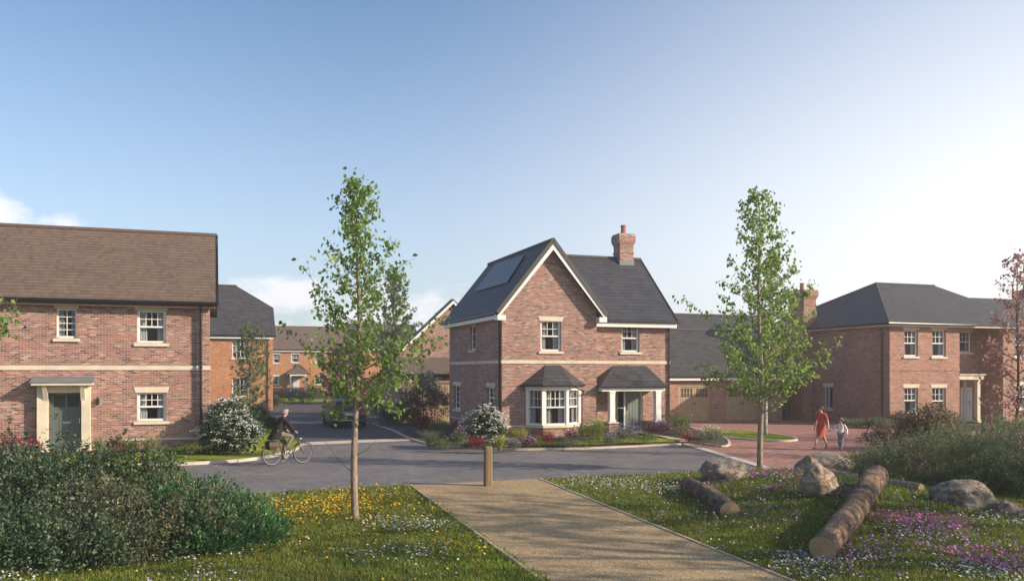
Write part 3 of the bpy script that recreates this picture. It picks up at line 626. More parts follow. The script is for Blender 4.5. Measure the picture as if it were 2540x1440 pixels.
for (p, q, cl) in ((ba, bq, 3), (bq, bc, 4), (bc, bd, 3)):
    d = Vector((q[0] - p[0], q[1] - p[1])); L = d.length; an = math.atan2(d.y, d.x); u = d / L; g_ = .05
    window(B.e, (p[0] + u.x * g_, p[1] + u.y * g_, zb0), an, L - 2 * g_, zb1 - zb0, cols=cl, rows=2, lintel=False, sill=False, set_=.03, fr=.06)
zt = B.z(905, 2, -.05); tq = (B.t(1352, 0), B.t(1390, 0)); gr = grow(.24); zr0 = zb1 + .19
m = MB(); m.poly([(*gr[1], zr0), (*gr[2], zr0), (tq[1], 0, zt), (tq[0], 0, zt)]); m.poly([(*gr[0], zr0), (*gr[1], zr0), (tq[0], 0, zt)]); m.poly([(*gr[2], zr0), (*gr[3], zr0), (tq[1], 0, zt)]); m.poly([(*g_2, zr0) for g_2 in gr])
brf = m.build('bay_roof', M['slate_b'], bay)
gt = MB(); gt.tube([(p[0], p[1] - .02, zr0 - .03) for p in gr], .045, 6); gt.build('gutter', M['black'], bay)
MB().tube([(gr[2][0] + .02, gr[2][1] - .0, zr0 - .05), (bd[0] + .08, -.35, zr0 - .3), (bd[0] + .1, -.07, zr0 - .5), (bd[0] + .1, -.07, -.1)], .035, 6).build('downpipe', M['black'], B.e)
# porch
yp = SW - 1.25; zc = B.z(957, 6, yp); tA, tB = B.t(1490, yp), B.t(1656, yp); zt = B.z(907, 6, SW - .05); pt = (B.t(1520, SW), B.t(1598, SW))
m = MB(); q0, q1, q2, q3 = (tA, SW, zc), (tA, yp, zc), (tB, yp, zc), (tB, SW, zc); a, b = (pt[0], SW - .03, zt), (pt[1] + .1, SW - .03, zt)
m.poly([q1, q2, b, a]); m.poly([q0, q1, a]); m.poly([q2, q3, b]); m.poly([(p[0], p[1], p[2] - .03) for p in (q0, q1, q2, q3)])
prch = m.build('porch_roof', M['slate_b'], B.e)
MB().box(tA + .1, tB - .1, yp + .08, yp + .16, zc - .22, zc - .035).box(tA + .1, tA + .18, yp + .161, SW, zc - .22, zc - .035).box(tB - .18, tB - .1, yp + .161, SW, zc - .22, zc - .035).build('porch_beam', M['white'], prch)
MB().tube([(tA, yp - .03, zc - .03), (tB, yp - .03, zc - .03)], .045, 6).build('gutter', M['black'], prch)
for px in (1511, 1625):
    t0, t1 = B.t(px, yp + .15), B.t(px + 12.5, yp + .15); m = MB(); m.box(t0, t1, yp + .05, yp + .05 + (t1 - t0), .5, zc - .22); m.box(t0 - .03, t1 + .03, yp + .02, yp + .08 + (t1 - t0), .5, .6); m.box(t0 - .02, t1 + .02, yp + .03, yp + .07 + (t1 - t0), zc - .3, zc - .22)
    po = m.build('porch_post', M['white'], prch)
    m = MB(); m.box(t0 - .1, t1 + .1, yp - .05, SW, -.2, .44); m.build('porch_plinth', M['brick'], B.e); MB().box(t0 - .13, t1 + .13, yp - .08, SW - .002, .44, .5).build('porch_coping', M['stone'], B.e)
d0, d1 = dpx; ds = B.t(1547.5, SW + .1); yd = SW + .12
dr = MB(); dr.box(ds + .05, d1 - .06, yd, yd + .05, .02, dz1 - .07)
for i in range(5): x = ds + .16 + (d1 - ds - .32) * i / 4; dr.box(x - .012, x + .012, yd - .012, yd, .2, dz1 - .2)
for x in (ds + .05, d1 - .15): dr.box(x, x + .09, yd - .02, yd + .001, .02, dz1 - .07)
door = dr.build('front_door', M['door_grey'], B.e); MB().box(ds + .18, ds + .21, yd - .07, yd - .02, .95, 1.2).build('handle', M['chrome'], door)
f = MB(); f.box(d0, d0 + .05, SW + .07, SW + .18, 0, dz1); f.box(d1 - .06, d1, SW + .07, SW + .18, 0, dz1); f.box(ds - .01, ds + .05, SW + .07, SW + .18, 0, dz1 - .07); f.box(d0 + .05, d1 - .06, SW + .07, SW + .18, dz1 - .07, dz1); f.box(d0 + .05, ds - .01, SW + .1, SW + .17, 1.02, 1.07); f.build('door_frame', M['white'], B.e)
f = MB(); f.box(d0 + .05, ds - .01, SW + .13, SW + .14, .02, dz1 - .07); f.build('sidelight', M['glass'], B.e); MB().box(d0, ds, SW + .5, SW + .52, 0, dz1).build('hall_interior', M['room'], B.e)
MB().box(tA + .3, tB - .3, yp + .35, SW + .1, -.2, .02).build('porch_step', M['slab'], B.e)
lx = B.t(1526, SW); m = MB(); m.tube([(lx, SW - .1, 1.75), (lx, SW - .1, 1.95)], .055, 8); m.box(lx - .03, lx + .03, SW - .1, SW, 1.83, 1.88); m.build('wall_light', M['metal_dark'], B.e)

# --- house C: hipped house on the right
Cc = House('brick_house', 'large brick house with hipped slate roof and tall side chimney, at the right', 'house', 2207, 47.0, .05)
zeC = Cc.z(799, 0, -.3); TC = Cc.t(2380); DC = 11.5; zwC = zeC - .12; RS = 1.6
hf = [fwin(Cc, 2243, 2277, 818, 883, cols=3), fwin(Cc, 2312, 2346, 818, 884, cols=3), fwin(Cc, 2243, 2277, 961, 1024, cols=3), fwin(Cc, 2312, 2346, 961, 1026, cols=3)]
hr = [fwin(Cc, 2381, 2410, 822, 873, s=RS, cols=3)]
hsd = [swin(Cc, 2043, 2065, 958, 1014, cols=2, rows=1, kind='case'), swin(Cc, 1950, 1963, 986, 1008, cols=1, rows=1, kind='case')]
TR = Cc.t(2488); ST = TR
mb = MB(); wall(mb, (0, 0, -.4), (1, 0, 0), TC, zwC + .4, (0, 1, 0), [(h[0], h[1], h[2] + .4, h[3] + .4) for h in hf]); wall(mb, (0, 0, -.4), (0, 1, 0), DC, zwC + .4, (1, 0, 0), [(h[0], h[1], h[2] + .4, h[3] + .4) for h in hsd])
wall(mb, (TC, 0, -.4), (0, 1, 0), RS, zwC + .4, (-1, 0, 0)); wall(mb, (TC, RS, -.4), (1, 0, 0), TR - TC + 1.5, zwC + .4, (0, 1, 0), [(h[0] - TC, h[1] - TC, h[2] + .4, h[3] + .4) for h in hr])
hw = [fwin(Cc, 2516, 2556, 825, 885, cols=3), fwin(Cc, 2516, 2556, 955, 1012, cols=3)]
wall(mb, (TR, 0, -.4), (1, 0, 0), 7.5, zwC + .4, (0, 1, 0), [(h[0] - TR, h[1] - TR, h[2] + .4, h[3] + .4) for h in hw]); wall(mb, (TR, 0, -.4), (0, 1, 0), RS, zwC + .4, (1, 0, 0)); wall(mb, (TR + 7.5, 0, -.4), (0, 1, 0), DC, zwC + .4, (-1, 0, 0)); wall(mb, (0, DC, -.4), (1, 0, 0), TR + 7.5, zwC + .4, (0, -1, 0))
wall_obj(Cc, mb, 'brick_r')
e = .42; rs = 5.4; ra = Cc.t(2173, rs); rb = Cc.t(2318, rs); zr = Cc.z(702, ra, rs); m = MB()
TR2 = TR + 3.0; A_, B_, Cq, Dq = (-e, -e, zeC), (TR2, -e, zeC), (TR2, DC + e, zeC), (-e, DC + e, zeC); ra_, rb_ = (ra, rs, zr), (rb, rs, zr)
m.poly([A_, B_, rb_, ra_]); m.poly([Dq, A_, ra_]); m.poly([B_, Cq, rb_]); m.poly([Cq, Dq, ra_, rb_])
m.slab([A_, B_, Cq, Dq], .1); rC = m.build('roof', M['slate'], Cc.e)
zr2 = Cc.z(738, TR + 2, 4.0); x0 = TR - e - .1; x1 = TR + 7.9
m = MB(); q = [(x0, -e - .02, zeC + .004), (x1, -e - .02, zeC + .004), (x1, 8, zeC + .004), (x0, 8, zeC + .004)]; a, b = (TR + 1.9, 4.0, zr2), (TR + 6, 4.0, zr2)
m.poly([q[0], q[1], b, a]); m.poly([q[3], q[0], a]); m.poly([q[1], q[2], b]); m.poly([q[2], q[3], a, b]); m.slab([(p[0], p[1], p[2] - .002) for p in q], .11); m.build('roof', M['slate'], Cc.e)
m = MB(); m.tube([ra_, rb_], .07, 6); m.tube([A_, ra_], .06, 6); m.tube([Dq, ra_], .06, 6); m.build('ridge', M['ridge'], rC)
m = MB(); m.tube([(-e - .05, DC, zeC - .06), (-e - .05, -e - .05, zeC - .06), (TC + .8, -e - .05, zeC - .06)], .06, 6); m.build('gutter', M['black'], Cc.e)
m = MB(); m.box(-e + .05, TR + 7, -e + .05, -.0, zeC - .2, zeC - .102); m.box(-e + .05, 0, 0, DC, zeC - .2, zeC - .102); m.build('soffit', M['stone'], Cc.e)
zs_ = Cc.z(916, 0); m = MB(); m.box(-.03, TC + .02, -.03, 0, zs_ - .05, zs_ + .03); m.box(-.03, 0, 0, DC, zs_ - .05, zs_ + .03); m.box(TR - .03, TR + 7.5, -.03, 0, zs_ - .05, zs_ + .03); m.build('string_course', M['brick_r'], Cc.e)
downpipe(Cc, 0, Cc.s(2189), -.1, zeC - .1, -1, 0); downpipe(Cc, Cc.t(2466, RS), RS, -.1, zeC - .1)
cs = Cc.s(1994, -.6); ce = cs + 1.5; chimney(Cc, -.6, .3, cs, ce, -.3, Cc.z(717, -.5, cs), 'brick_r', .11)
m = MB(); m.box(-.75, -.02, cs - .15, ce + .15, -.3, 3.0); m.build('chimney_breast', M['brick_r'], Cc.e)
sm_ = Cc.s(1984, 0); MB().box(-.62, -.6, cs + .3, cs + .75, Cc.z(1036, -.6, cs + .5), Cc.z(1023, -.6, cs + .5)).build('meter_box', M['white'], Cc.e)
# entrance portico
ys = RS - 1.15; x0, x1 = Cc.t(2379, ys), Cc.t(2441, ys); zt = Cc.z(927, x0, ys)
m = MB(); m.box(x0 + .02, x1, ys, RS, zt - .32, zt - .06); m.box(x0 - .02, x1 + .08, ys - .08, RS, zt - .06, zt); port = m.build('portico', M['stone'], Cc.e)
for px in (2426,):
    a = Cc.t(px, ys); m = MB(); m.box(a, a + .22, ys + .04, ys + .26, 0, zt - .32); m.box(a - .04, a + .26, ys, ys + .3, 0, .18); m.build('column', M['stone'], port)
m = MB(); m.box(x1 - .42, x1 - .2, RS - .12, RS - .003, 0, zt - .32); m.build('column', M['stone'], port)
a, b = Cc.t(2382, RS), Cc.t(2409, RS); zd = Cc.z(961, a, RS); m = MB(); m.box(a + .06, b - .06, RS - .05, RS - .006, 0, zd - .06)
for i in range(4): x = a + .15 + (b - a - .3) * i / 3; m.box(x - .01, x + .01, RS - .062, RS - .05, .2, zd - .2)
door = m.build('front_door', M['door_white'], Cc.e); MB().box(b - .2, b - .16, RS - .1, RS - .062, 1, 1.15).build('handle', M['chrome'], door)
m = MB(); m.box(a, a + .06, RS - .07, RS - .004, 0, zd); m.box(b - .06, b, RS - .07, RS - .004, 0, zd); m.box(a + .06, b - .06, RS - .07, RS - .004, zd - .06, zd); m.build('door_frame', M['white'], Cc.e)
a = Cc.t(2431, RS); window(Cc.e, (a, RS - .14, .5), 0, .35, 1.55, cols=1, rows=3, kind='case', lintel=False, sill=False, set_=.04, curtain=False, name='sidelight')
# far right chimney on the same roof
t0 = Cc.t(2528, 5); chimney(Cc, t0, t0 + .9, 4.5, 5.4, zr2 - 1.0, Cc.z(720, t0, 5), 'brick_r')

# --- garage block between B and C
Ga = House('garage_block', 'single storey brick garage with oak double doors below a long slate roof', 'garage', 1662, 50.0, .02)
tg = Ga.t(1940); ze = Ga.z(931, 2, -.3); sr = 3.4; zr = Ga.z(817, 2, sr)
dA = (Ga.t(1682), Ga.t(1765)); dB = (Ga.t(1802), Ga.t(1925 - 42)); dC2 = (Ga.t(1890), Ga.t(1936)); zd = Ga.z(954, 2)
mb = MB(); wall(mb, (-3, 0, -.3), (1, 0, 0), tg + 3, ze + .2, (0, 1, 0), [(d[0] + 3, d[1] + 3, .3, zd + .3) for d in (dA, dB)], .18); wall(mb, (tg, 0, -.3), (0, 1, 0), 6.8, ze + .2, (-1, 0, 0)); wall(mb, (-3, 0, -.3), (0, 1, 0), 6.8, ze + .2, (1, 0, 0))
mb.poly([(tg, 0, ze - .1), (tg, 6.8, ze - .1), (tg, sr, zr - .1)]); wall_obj(Ga, mb, 'brick_r')
m = MB(); m.slab([(-3.2, -.3, ze), (tg + .1, -.3, ze), (tg + .1, sr, zr), (-3.2, sr, zr)], .1); m.slab([(-3.2, 7.1, ze), (tg + .1, 7.1, ze), (tg + .1, sr + .003, zr), (-3.2, sr + .003, zr)], .1); rf = m.build('roof', M['slate'], Ga.e)
MB().tube([(-3.2, sr, zr), (tg + .1, sr, zr)], .08, 6).build('ridge', M['ridge'], rf); MB().tube([(-3.2, -.36, ze - .06), (tg + .1, -.36, ze - .06)], .05, 6).build('gutter', M['black'], Ga.e); MB().box(-3, tg, -.29, -.25, ze - .28, ze - .11).build('fascia', M['white'], Ga.e)
for d0, d1 in (dA, dB):
    fr = MB(); fr.box(d0, d0 + .1, .04, .16, 0, zd); fr.box(d1 - .1, d1, .04, .16, 0, zd); fr.box(d0 + .1, d1 - .1, .04, .16, zd - .1, zd); gd = fr.build('garage_door', M['wood_door'], Ga.e)
    md = (d0 + d1) / 2
    for x0, x1 in ((d0 + .1, md - .005), (md + .005, d1 - .1)):
        m = MB(); z1 = zd - .1; zg = z1 - .62; wi = x1 - x0
        m.box(x0, x1, .10, .14, .03, zg); m.box(x0, x0 + .12, .085, .14, zg + .001, z1); m.box(x1 - .12, x1, .085, .14, zg + .001, z1); m.box(x0 + .12, x1 - .12, .085, .14, z1 - .1, z1); m.box(x0, x1, .085, .1, .03, .17); m.box(x0, x1, .085, .1, zg - .1, zg)
        n = 7
        for i in range(n + 1): x = x0 + wi * i / n; m.box(max(x0, x - .012), min(x1, x + .012), .088, .1, .17, zg - .1)
        for i in range(1, 4): x = x0 + .12 + (wi - .24) * i / 4; m.box(x - .015, x + .015, .09, .13, zg + .001, z1 - .1)
        m.box(x0 + .12, x1 - .12, .091, .129, (zg + z1 - .1) / 2 - .012, (zg + z1 - .1) / 2 + .012)
        lf = m.build('door_leaf', M['wood_door'], gd); MB().box(x0 + .12, x1 - .12, .12, .128, zg, z1 - .1).build('pane', M['room'], lf); MB().box(x1 - .1 if x0 < md - .1 else x0 + .07, x1 - .07 if x0 < md - .1 else x0 + .1, .05, .085, 1.0, 1.14).build('handle', M['metal_dark'], lf)
# roofs further behind the garage
def plainhouse(name, label, px0, px1, Y, z0, py_e, py_r, depth, wallm, roofm, wins=(), ridge='ridge', hip=None, doors=(), cat='house', ov=.3):
    H = House(name, label, cat, px1, Y, z0); L = -H.t(px0); sr = depth / 2; ze = H.z(py_e, 0, -ov); zr = H.z(py_r, 0, sr); k = (zr - ze) / (sr + ov); zw = ze + ov * k - .12
    hs = [fwin(H, *w_[:4], **(w_[4] if len(w_) > 4 else {})) for w_ in wins]
    mb = MB(); wall(mb, (-L, 0, -.3), (1, 0, 0), L, zw + .3, (0, 1, 0), [(h[0] + L, h[1] + L, h[2] + .3, h[3] + .3) for h in hs]); wall(mb, (0, 0, -.3), (0, 1, 0), depth, zw + .3, (-1, 0, 0)); wall(mb, (-L, 0, -.3), (0, 1, 0), depth, zw + .3, (1, 0, 0)); wall(mb, (-L, depth, -.3), (1, 0, 0), L, zw + .3, (0, -1, 0))
    zz = zr if not hip else zr - hip * k
    for x in (0, -L):
        if hip and x == 0: mb.poly([(0, 0, zw), (0, depth, zw), (0, sr + hip, zz - .1), (0, sr - hip, zz - .1)])
        else: mb.poly([(x, 0, zw), (x, depth, zw), (x, sr, zr - .12)])
    wo = wall_obj(H, mb, wallm); r = MB(); g = .2
    if hip:
        hx = hip * 1.1; r.slab([(-L - g, -ov, ze), (g, -ov, ze), (g, sr - hip, zz), (-hx, sr, zr), (-L - g, sr, zr)], .1); r.slab([(-L - g, depth + ov, ze), (g, depth + ov, ze), (g, sr + hip, zz), (-hx, sr + .003, zr), (-L - g, sr + .003, zr)], .1); r.poly([(g + .01, sr - hip, zz), (g + .01, sr + hip, zz), (-hx, sr, zr)])
    else:
        r.slab([(-L - g, -ov, ze), (g, -ov, ze), (g, sr, zr), (-L - g, sr, zr)], .1); r.slab([(-L - g, depth + ov, ze), (g, depth + ov, ze), (g, sr + .003, zr), (-L - g, sr + .003, zr)], .1)
    rf = r.build('roof', M[roofm], H.e); MB().tube([(-L - g, sr, zr), (-(hip or 0) * 1.1 + (0 if hip else g), sr, zr)], .09, 6).build('ridge', M[ridge], rf)
    MB().tube([(-L - g, -ov - .06, ze - .06), (g, -ov - .06, ze - .06)], .06, 6).build('gutter', M['black'], H.e); MB().box(-L, 0, -ov + .02, -ov + .06, ze - .28, ze - .11).build('fascia', M['white'], H.e)
    return H, L, ze, zr
plainhouse('distant_house', 'slate roofed house rising behind the garage roof', 1688, 1975, 66, .1, 850, 784, 8, 'brick_r', 'slate')
plainhouse('distant_house', 'pale low roof peeping out left of the garage, behind the middle house', 1560, 1688, 82, .1, 850, 809, 9, 'brick_r', 'roof_brown', ridge='ridge_brown')
# --- house D: orange brick house behind A
D, LD, zeD, zrD = plainhouse('brick_house', 'orange brick house with dark half hipped roof behind the left house', 380, 677, 66.0, .15, 831, 711, 9.6, 'brick_o', 'slate', [(576, 617, 841, 888, dict(cols=4, rows=3, kind='case2', lintel=False)), (576, 615, 938, 983, dict(cols=4, rows=3, kind='case2', lintel=False)), (450, 492, 841, 888, dict(cols=4, rows=3, kind='case2', lintel=False))], hip=2.3)
downpipe(D, D.t(664), 0, -.1, zeD - .1)
# garden wall in front of D
gw = empty('garden_wall', (*G(560, 1004), 0), ANG, 'low brick garden wall running behind the white flowering shrub', 'wall')
m = MB(); m.box(-6, 1.9, 0, .22, 0, 1.1); m.build('brickwork', M['brick'], gw); MB().box(-6.03, 1.93, -.03, .25, 1.1, 1.17).build('coping', M['brick'], gw)
# --- house E: far orange brick house with porch
E, LE, zeE, zrE = plainhouse('brick_house', 'distant orange brick house with brown roof and small white porch', 676, 960, 110.0, 0, 868, 813, 9, 'brick_o', 'roof_brown',
    [(676, 692, 933, 953, dict(cols=4, rows=2)), (676, 694, 878, 900, dict(cols=4, rows=2)), (722, 742, 878, 898, dict(cols=4, rows=2)), (781, 803, 933, 953, dict(cols=4, rows=2)), (781, 803, 878, 900, dict(cols=4, rows=2)), (850, 872, 878, 900, dict(cols=4, rows=2)), (850, 872, 933, 953, dict(cols=4, rows=2))], ridge='ridge_brown')
x0, x1 = E.t(716), E.t(757); zc = E.z(927, x0); m = MB(); a, b = (x0 + 1.3, -.05, zc + 1.2), (x1 - 1.3, -.05, zc + 1.2); q0, q1, q2, q3 = (x0 - .5, 0, zc), (x0 - .5, -1.8, zc), (x1 + .5, -1.8, zc), (x1 + .5, 0, zc)
m.poly([q1, q2, b, a]); m.poly([q0, q1, a]); m.poly([q2, q3, b]); m.poly([q0, q1, q2, q3]); pr = m.build('porch_roof', M['roof_brown'], E.e)
for x in (x0, x1 - .2): MB().box(x, x + .2, -1.7, -1.5, 0, zc).build('porch_post', M['white'], pr)
MB().box(x0, x1, -1.72, -1.62, zc - .2, zc).build('porch_beam', M['white'], pr)
MB().box(E.t(727), E.t(743), -.05, .02, 0, 2.15).build('front_door', M['door_white'], E.e)
# --- house F: gable seen behind B, with its garage
Fh = empty('brick_house', (0, 0, 0), 0, 'dark red brick house with white edged gable just behind the middle house', 'house')
Fo = House('x', None, None, 1122, 58.0, .1); bpy.data.objects.remove(Fo.e); Fo.e = Fh; Fh.location = (Fo.X0, 58.0, .1); Fh.rotation_euler = (0, 0, ANG)
za = Fo.z(741, 0); tl = Fo.t(1030); zl = Fo.z(828, tl); k = (za - zl) / -tl; W2 = 4.0
m = MB(); m.poly([(-W2, 0, -.3), (W2, 0, -.3), (W2, 0, za - W2 * k - .1), (0, 0, za - .1), (-W2, 0, za - W2 * k - .1)]); wall(m, (-W2, 0, -.3), (0, 1, 0), .4, za - W2 * k + .2, (1, 0, 0)); wall(m, (W2, 0, -.3), (0, 1, 0), .4, za - W2 * k + .2, (1, 0, 0)); m.build('wall', M['brick'], Fh)
m = MB(); m.slab([(-W2 - .3, -.25, za - (W2 + .3) * k), (0, -.25, za), (0, .5, za), (-W2 - .3, .5, za - (W2 + .3) * k)], .12); m.slab([(W2 + .3, -.25, za - (W2 + .3) * k), (.003, -.25, za), (.003, .5, za), (W2 + .3, .5, za - (W2 + .3) * k)], .12); m.build('roof', M['slate'], Fh)
m = MB()
for sg in (-1, 1): m.hexa([(sg * (W2 + .3), -.29, za - (W2 + .3) * k - .33), (0, -.29, za - .33), (0, -.26, za - .33), (sg * (W2 + .3), -.26, za - (W2 + .3) * k - .33), (sg * (W2 + .3), -.29, za - (W2 + .3) * k - .13), (0, -.29, za - .13), (0, -.26, za - .13), (sg * (W2 + .3), -.26, za - (W2 + .3) * k - .13)])
m.build('bargeboard', M['white'], Fh)
Gf = House('garage', 'small brick garage with oak door and brown roof beside the middle house', 'garage', 1130, 51.0, .05)
t0 = Gf.t(998); ze = Gf.z(926, 0, -.3); zr = Gf.z(886, 0, 3.0); m = MB(); wall(m, (t0, 0, -.2), (1, 0, 0), -t0 + 1.5, ze + .1, (0, 1, 0), [(Gf.t(1086) - t0, -.2 - t0 + .6, .2, 2.45)], .12); wall(m, (t0, 0, -.2), (0, 1, 0), 6, ze + .1, (1, 0, 0)); m.poly([(t0, 0, ze - .1), (t0, 6, ze - .1), (t0, 3, zr - .1)]); m.build('wall', M['brick'], Gf.e)
m = MB(); m.slab([(t0 - .2, -.3, ze), (1.7, -.3, ze), (1.7, 3, zr), (t0 - .2, 3, zr)], .1); m.slab([(t0 - .2, 6.3, ze), (1.7, 6.3, ze), (1.7, 3.003, zr), (t0 - .2, 3.003, zr)], .1); m.build('roof', M['roof_brown'], Gf.e)
MB().tube([(t0 - .2, -.36, ze - .05), (1.7, -.36, ze - .05)], .06, 6).build('gutter', M['black'], Gf.e)
m = MB(); a = Gf.t(1086); m.box(a, .4, .08, .12, 0, 2.25)
for i in range(12): x = a + (.4 - a) * i / 12; m.box(x, x + .02, .068, .08, 0, 2.25)
m.build('garage_door', M['wood_door'], Gf.e)
plainhouse('distant_house', 'grey roofed house far off between the two nearer gables', 880, 1046, 96, 0, 862, 806, 9, 'brick_o', 'slate', ov=.35)
# fence beside that garage
fe = empty('timber_fence', (*G(968, 1020), 0), ANG, 'brown close boarded timber fence beyond the parked car', 'fence')
m = MB()
for i in range(44): m.box(i * .13, i * .13 + .118, 0, .02, .05, 1.75)
m.build('board_panel', M['wood_door'], fe)
for i in range(4): MB().box(i * 1.85, i * 1.85 + .1, .021, .12, 0, 1.85).build('fence_post', M['post_wood'], fe)
# ------------------------------------------------------------------ vegetation builders
LM = {
 'tree': leafmat('young_tree_leaves', [(.05, .12, .022), (.10, .20, .04), (.165, .28, .06), (.27, .38, .12)], .48, .38, (.45, .60, .14)),
 'far': leafmat('soft_green_leaves', [(.06, .10, .03), (.09, .14, .045), (.13, .18, .06)], .35, .55),
 'shade': leafmat('off_frame_leaves', [(.04, .08, .02), (.07, .12, .03)], .2, .6),
 'plum': leafmat('plum_leaves', [(.10, .035, .045), (.16, .06, .07), (.22, .10, .09)], .3, .5, (.4, .12, .12)),
 'copper': leafmat('copper_leaves', [(.24, .12, .11), (.38, .21, .18), (.50, .32, .27)], .42, .5, (.7, .42, .34)),
 'dull': leafmat('dull_reddish_leaves', [(.10, .085, .05), (.16, .11, .075), (.14, .15, .08), (.22, .14, .11)], .3, .6),
 'hedge': leafmat('grey_green_hedge_leaves', [(.016, .040, .020), (.030, .064, .030), (.048, .09, .040), (.085, .13, .06), (.18, .22, .13)], .18, .5),
 'hedge2': leafmat('small_green_leaves', [(.020, .050, .018), (.040, .082, .028), (.07, .12, .042), (.16, .20, .09)], .22, .55),
 'ever': leafmat('evergreen_sprays', [(.016, .065, .022), (.034, .115, .040), (.07, .18, .065), (.14, .27, .11)], .2, .45),
 'sage': leafmat('dusky_shrub_leaves', [(.045, .075, .035), (.08, .12, .055), (.125, .165, .08), (.20, .23, .12)], .25, .6),
 'hedge3': leafmat('olive_hedge_leaves', [(.03, .05, .025), (.06, .085, .035), (.10, .12, .055), (.15, .13, .08), (.24, .25, .16)], .22, .55),
 'vib': leafmat('viburnum_leaves', [(.02, .05, .018), (.035, .075, .025), (.05, .10, .035)], .2, .4),
 'tan': leafmat('buff_leaves', [(.14, .10, .05), (.22, .16, .09), (.30, .22, .13), (.10, .09, .05)], .3, .6),
 'blue': leafmat('blue_green_needles', [(.05, .075, .07), (.075, .11, .10), (.10, .14, .125)], .15, .6),
 'g1': leafmat('fresh_green_leaves', [(.06, .10, .02), (.10, .15, .03), (.15, .20, .045)], .35, .6),
 'g2': leafmat('grey_green_leaves', [(.07, .095, .06), (.11, .14, .09), (.17, .20, .14)], .3, .6),
 'g3': leafmat('yellow_green_leaves', [(.19, .22, .03), (.28, .30, .04), (.36, .36, .07)], .35, .6),
 'red': leafmat('crimson_leaves', [(.14, .018, .022), (.24, .03, .035), (.32, .05, .05)], .3, .55),
 'pur': leafmat('dark_purple_leaves', [(.06, .025, .035), (.11, .045, .06), (.16, .07, .08)], .25, .55),
 'buff': leafmat('dry_grass_blades', [(.25, .20, .12), (.34, .28, .17), (.20, .20, .10)], .3, .7),
}
def petal(name, col, e=.0):
    return leafmat(name, [tuple(c * .8 for c in col), col], .25, .7, col)
PM = {'white': petal('white_petals', (.80, .80, .76)), 'yellow': petal('yellow_petals', (.80, .48, .03)), 'pink': petal('magenta_petals', (.60, .17, .45)), 'lilac': petal('lilac_petals', (.52, .34, .62)),
      'red': petal('crimson_petals', (.36, .03, .05)), 'cream': petal('cream_petals', (.70, .66, .50)), 'pale': petal('pale_violet_petals', (.40, .36, .52))}
def unit(v): return v / np.maximum(np.linalg.norm(v, axis=1, keepdims=True), 1e-9)
def leaves(name, Cn, size, m, parent=None, aspect=.6, d=None, dw=.5, up=.4, var=.35, fold=.22, g=None):
    g = g or rng; n = len(Cn); r = unit(g.normal(size=(n, 3)))
    D = r if d is None else unit(r * (1 - dw) + unit(d) * dw)
    nn = g.normal(size=(n, 3)); nn[:, 2] += up * 2; W = unit(np.cross(D, nn)); Nn = np.cross(W, D)
    L = (size * (1 + var * g.uniform(-1, 1, n)))[:, None]; w_ = L * aspect * .5
    b = Cn - D * L * .5; t = Cn + D * L * .5; md = Cn - D * L * .06; l = md + W * w_ + Nn * L * fold * .5; r_ = md - W * w_ + Nn * L * fold * .5
    V = np.stack([b, r_, t, l], 1).reshape(-1, 3); Fc = np.arange(4 * n).reshape(-1, 4)
    return np_mesh(name, V, Fc, m, parent)
def ovals(name, Cn, size, m, parent=None, up=.4, d=None, dw=.5, var=.3, width=.8, g=None):
    """six sided broad leaves, folded along the midrib"""
    g = g or rng; n = len(Cn); r = unit(g.normal(size=(n, 3))); D = r if d is None else unit(r * (1 - dw) + unit(d) * dw)
    nn = g.normal(size=(n, 3)); nn[:, 2] += up * 2; W = unit(np.cross(D, nn)); Nn = np.cross(W, D); L = (size * (1 + var * g.uniform(-1, 1, n)))[:, None]
    P_ = [(-.5, 0, 0), (-.22, -.42, .1), (.15, -.36, .09), (.5, 0, -.08), (.15, .36, .09), (-.22, .42, .1)]
    V = np.stack([Cn + D * L * a + W * L * b * width + Nn * L * c for a, b, c in P_], 1).reshape(-1, 3)
    i = np.arange(n)[:, None] * 6; Fc = np.concatenate([i + np.array([[0, 1, 2, 3]]), i + np.array([[0, 3, 4, 5]])])
    return np_mesh(name, V, Fc, m, parent)
def lump(d, ph, amp=.22):
    return 1 + amp * (np.sin(d[:, 0] * 3.1 + ph) * np.cos(d[:, 1] * 3.7 + ph * 1.7) + .7 * np.sin(d[:, 2] * 5.3 + ph * 2.3 + d[:, 0] * 4) + .45 * np.sin(d[:, 0] * 9 + d[:, 1] * 8 + ph * 3.1) * np.cos(d[:, 2] * 8 + ph))
def blob_points(blobs, n, ground=0.0, inner=.62):
    """points through the outer part of several overlapping lumpy ellipsoids -> points and outward directions"""
    vol = np.array([b[3] * b[4] * b[5] for b in blobs]) ** .72; cnt = (n * vol / vol.sum()).astype(int); Pn, Dn = [], []
    for b, k in zip(blobs, cnt):
        d = unit(rng.normal(size=(k, 3))); d[:, 2] = np.where((d[:, 2] < 0) & (rng.random(k) < .55), -d[:, 2], d[:, 2])
        rr = (rng.uniform(inner ** 2, 1, k) ** .5) * lump(d, rng.uniform(0, 9)) * (1 + .10 * rng.normal(size=k) * (rng.random(k) < .25))
        p = np.array(b[:3]) + d * rr[:, None] * np.array(b[3:6]); q = p[:, 2] > ground + .02
        Pn.append(p[q]); Dn.append(d[q])
    return np.concatenate(Pn), np.concatenate(Dn)
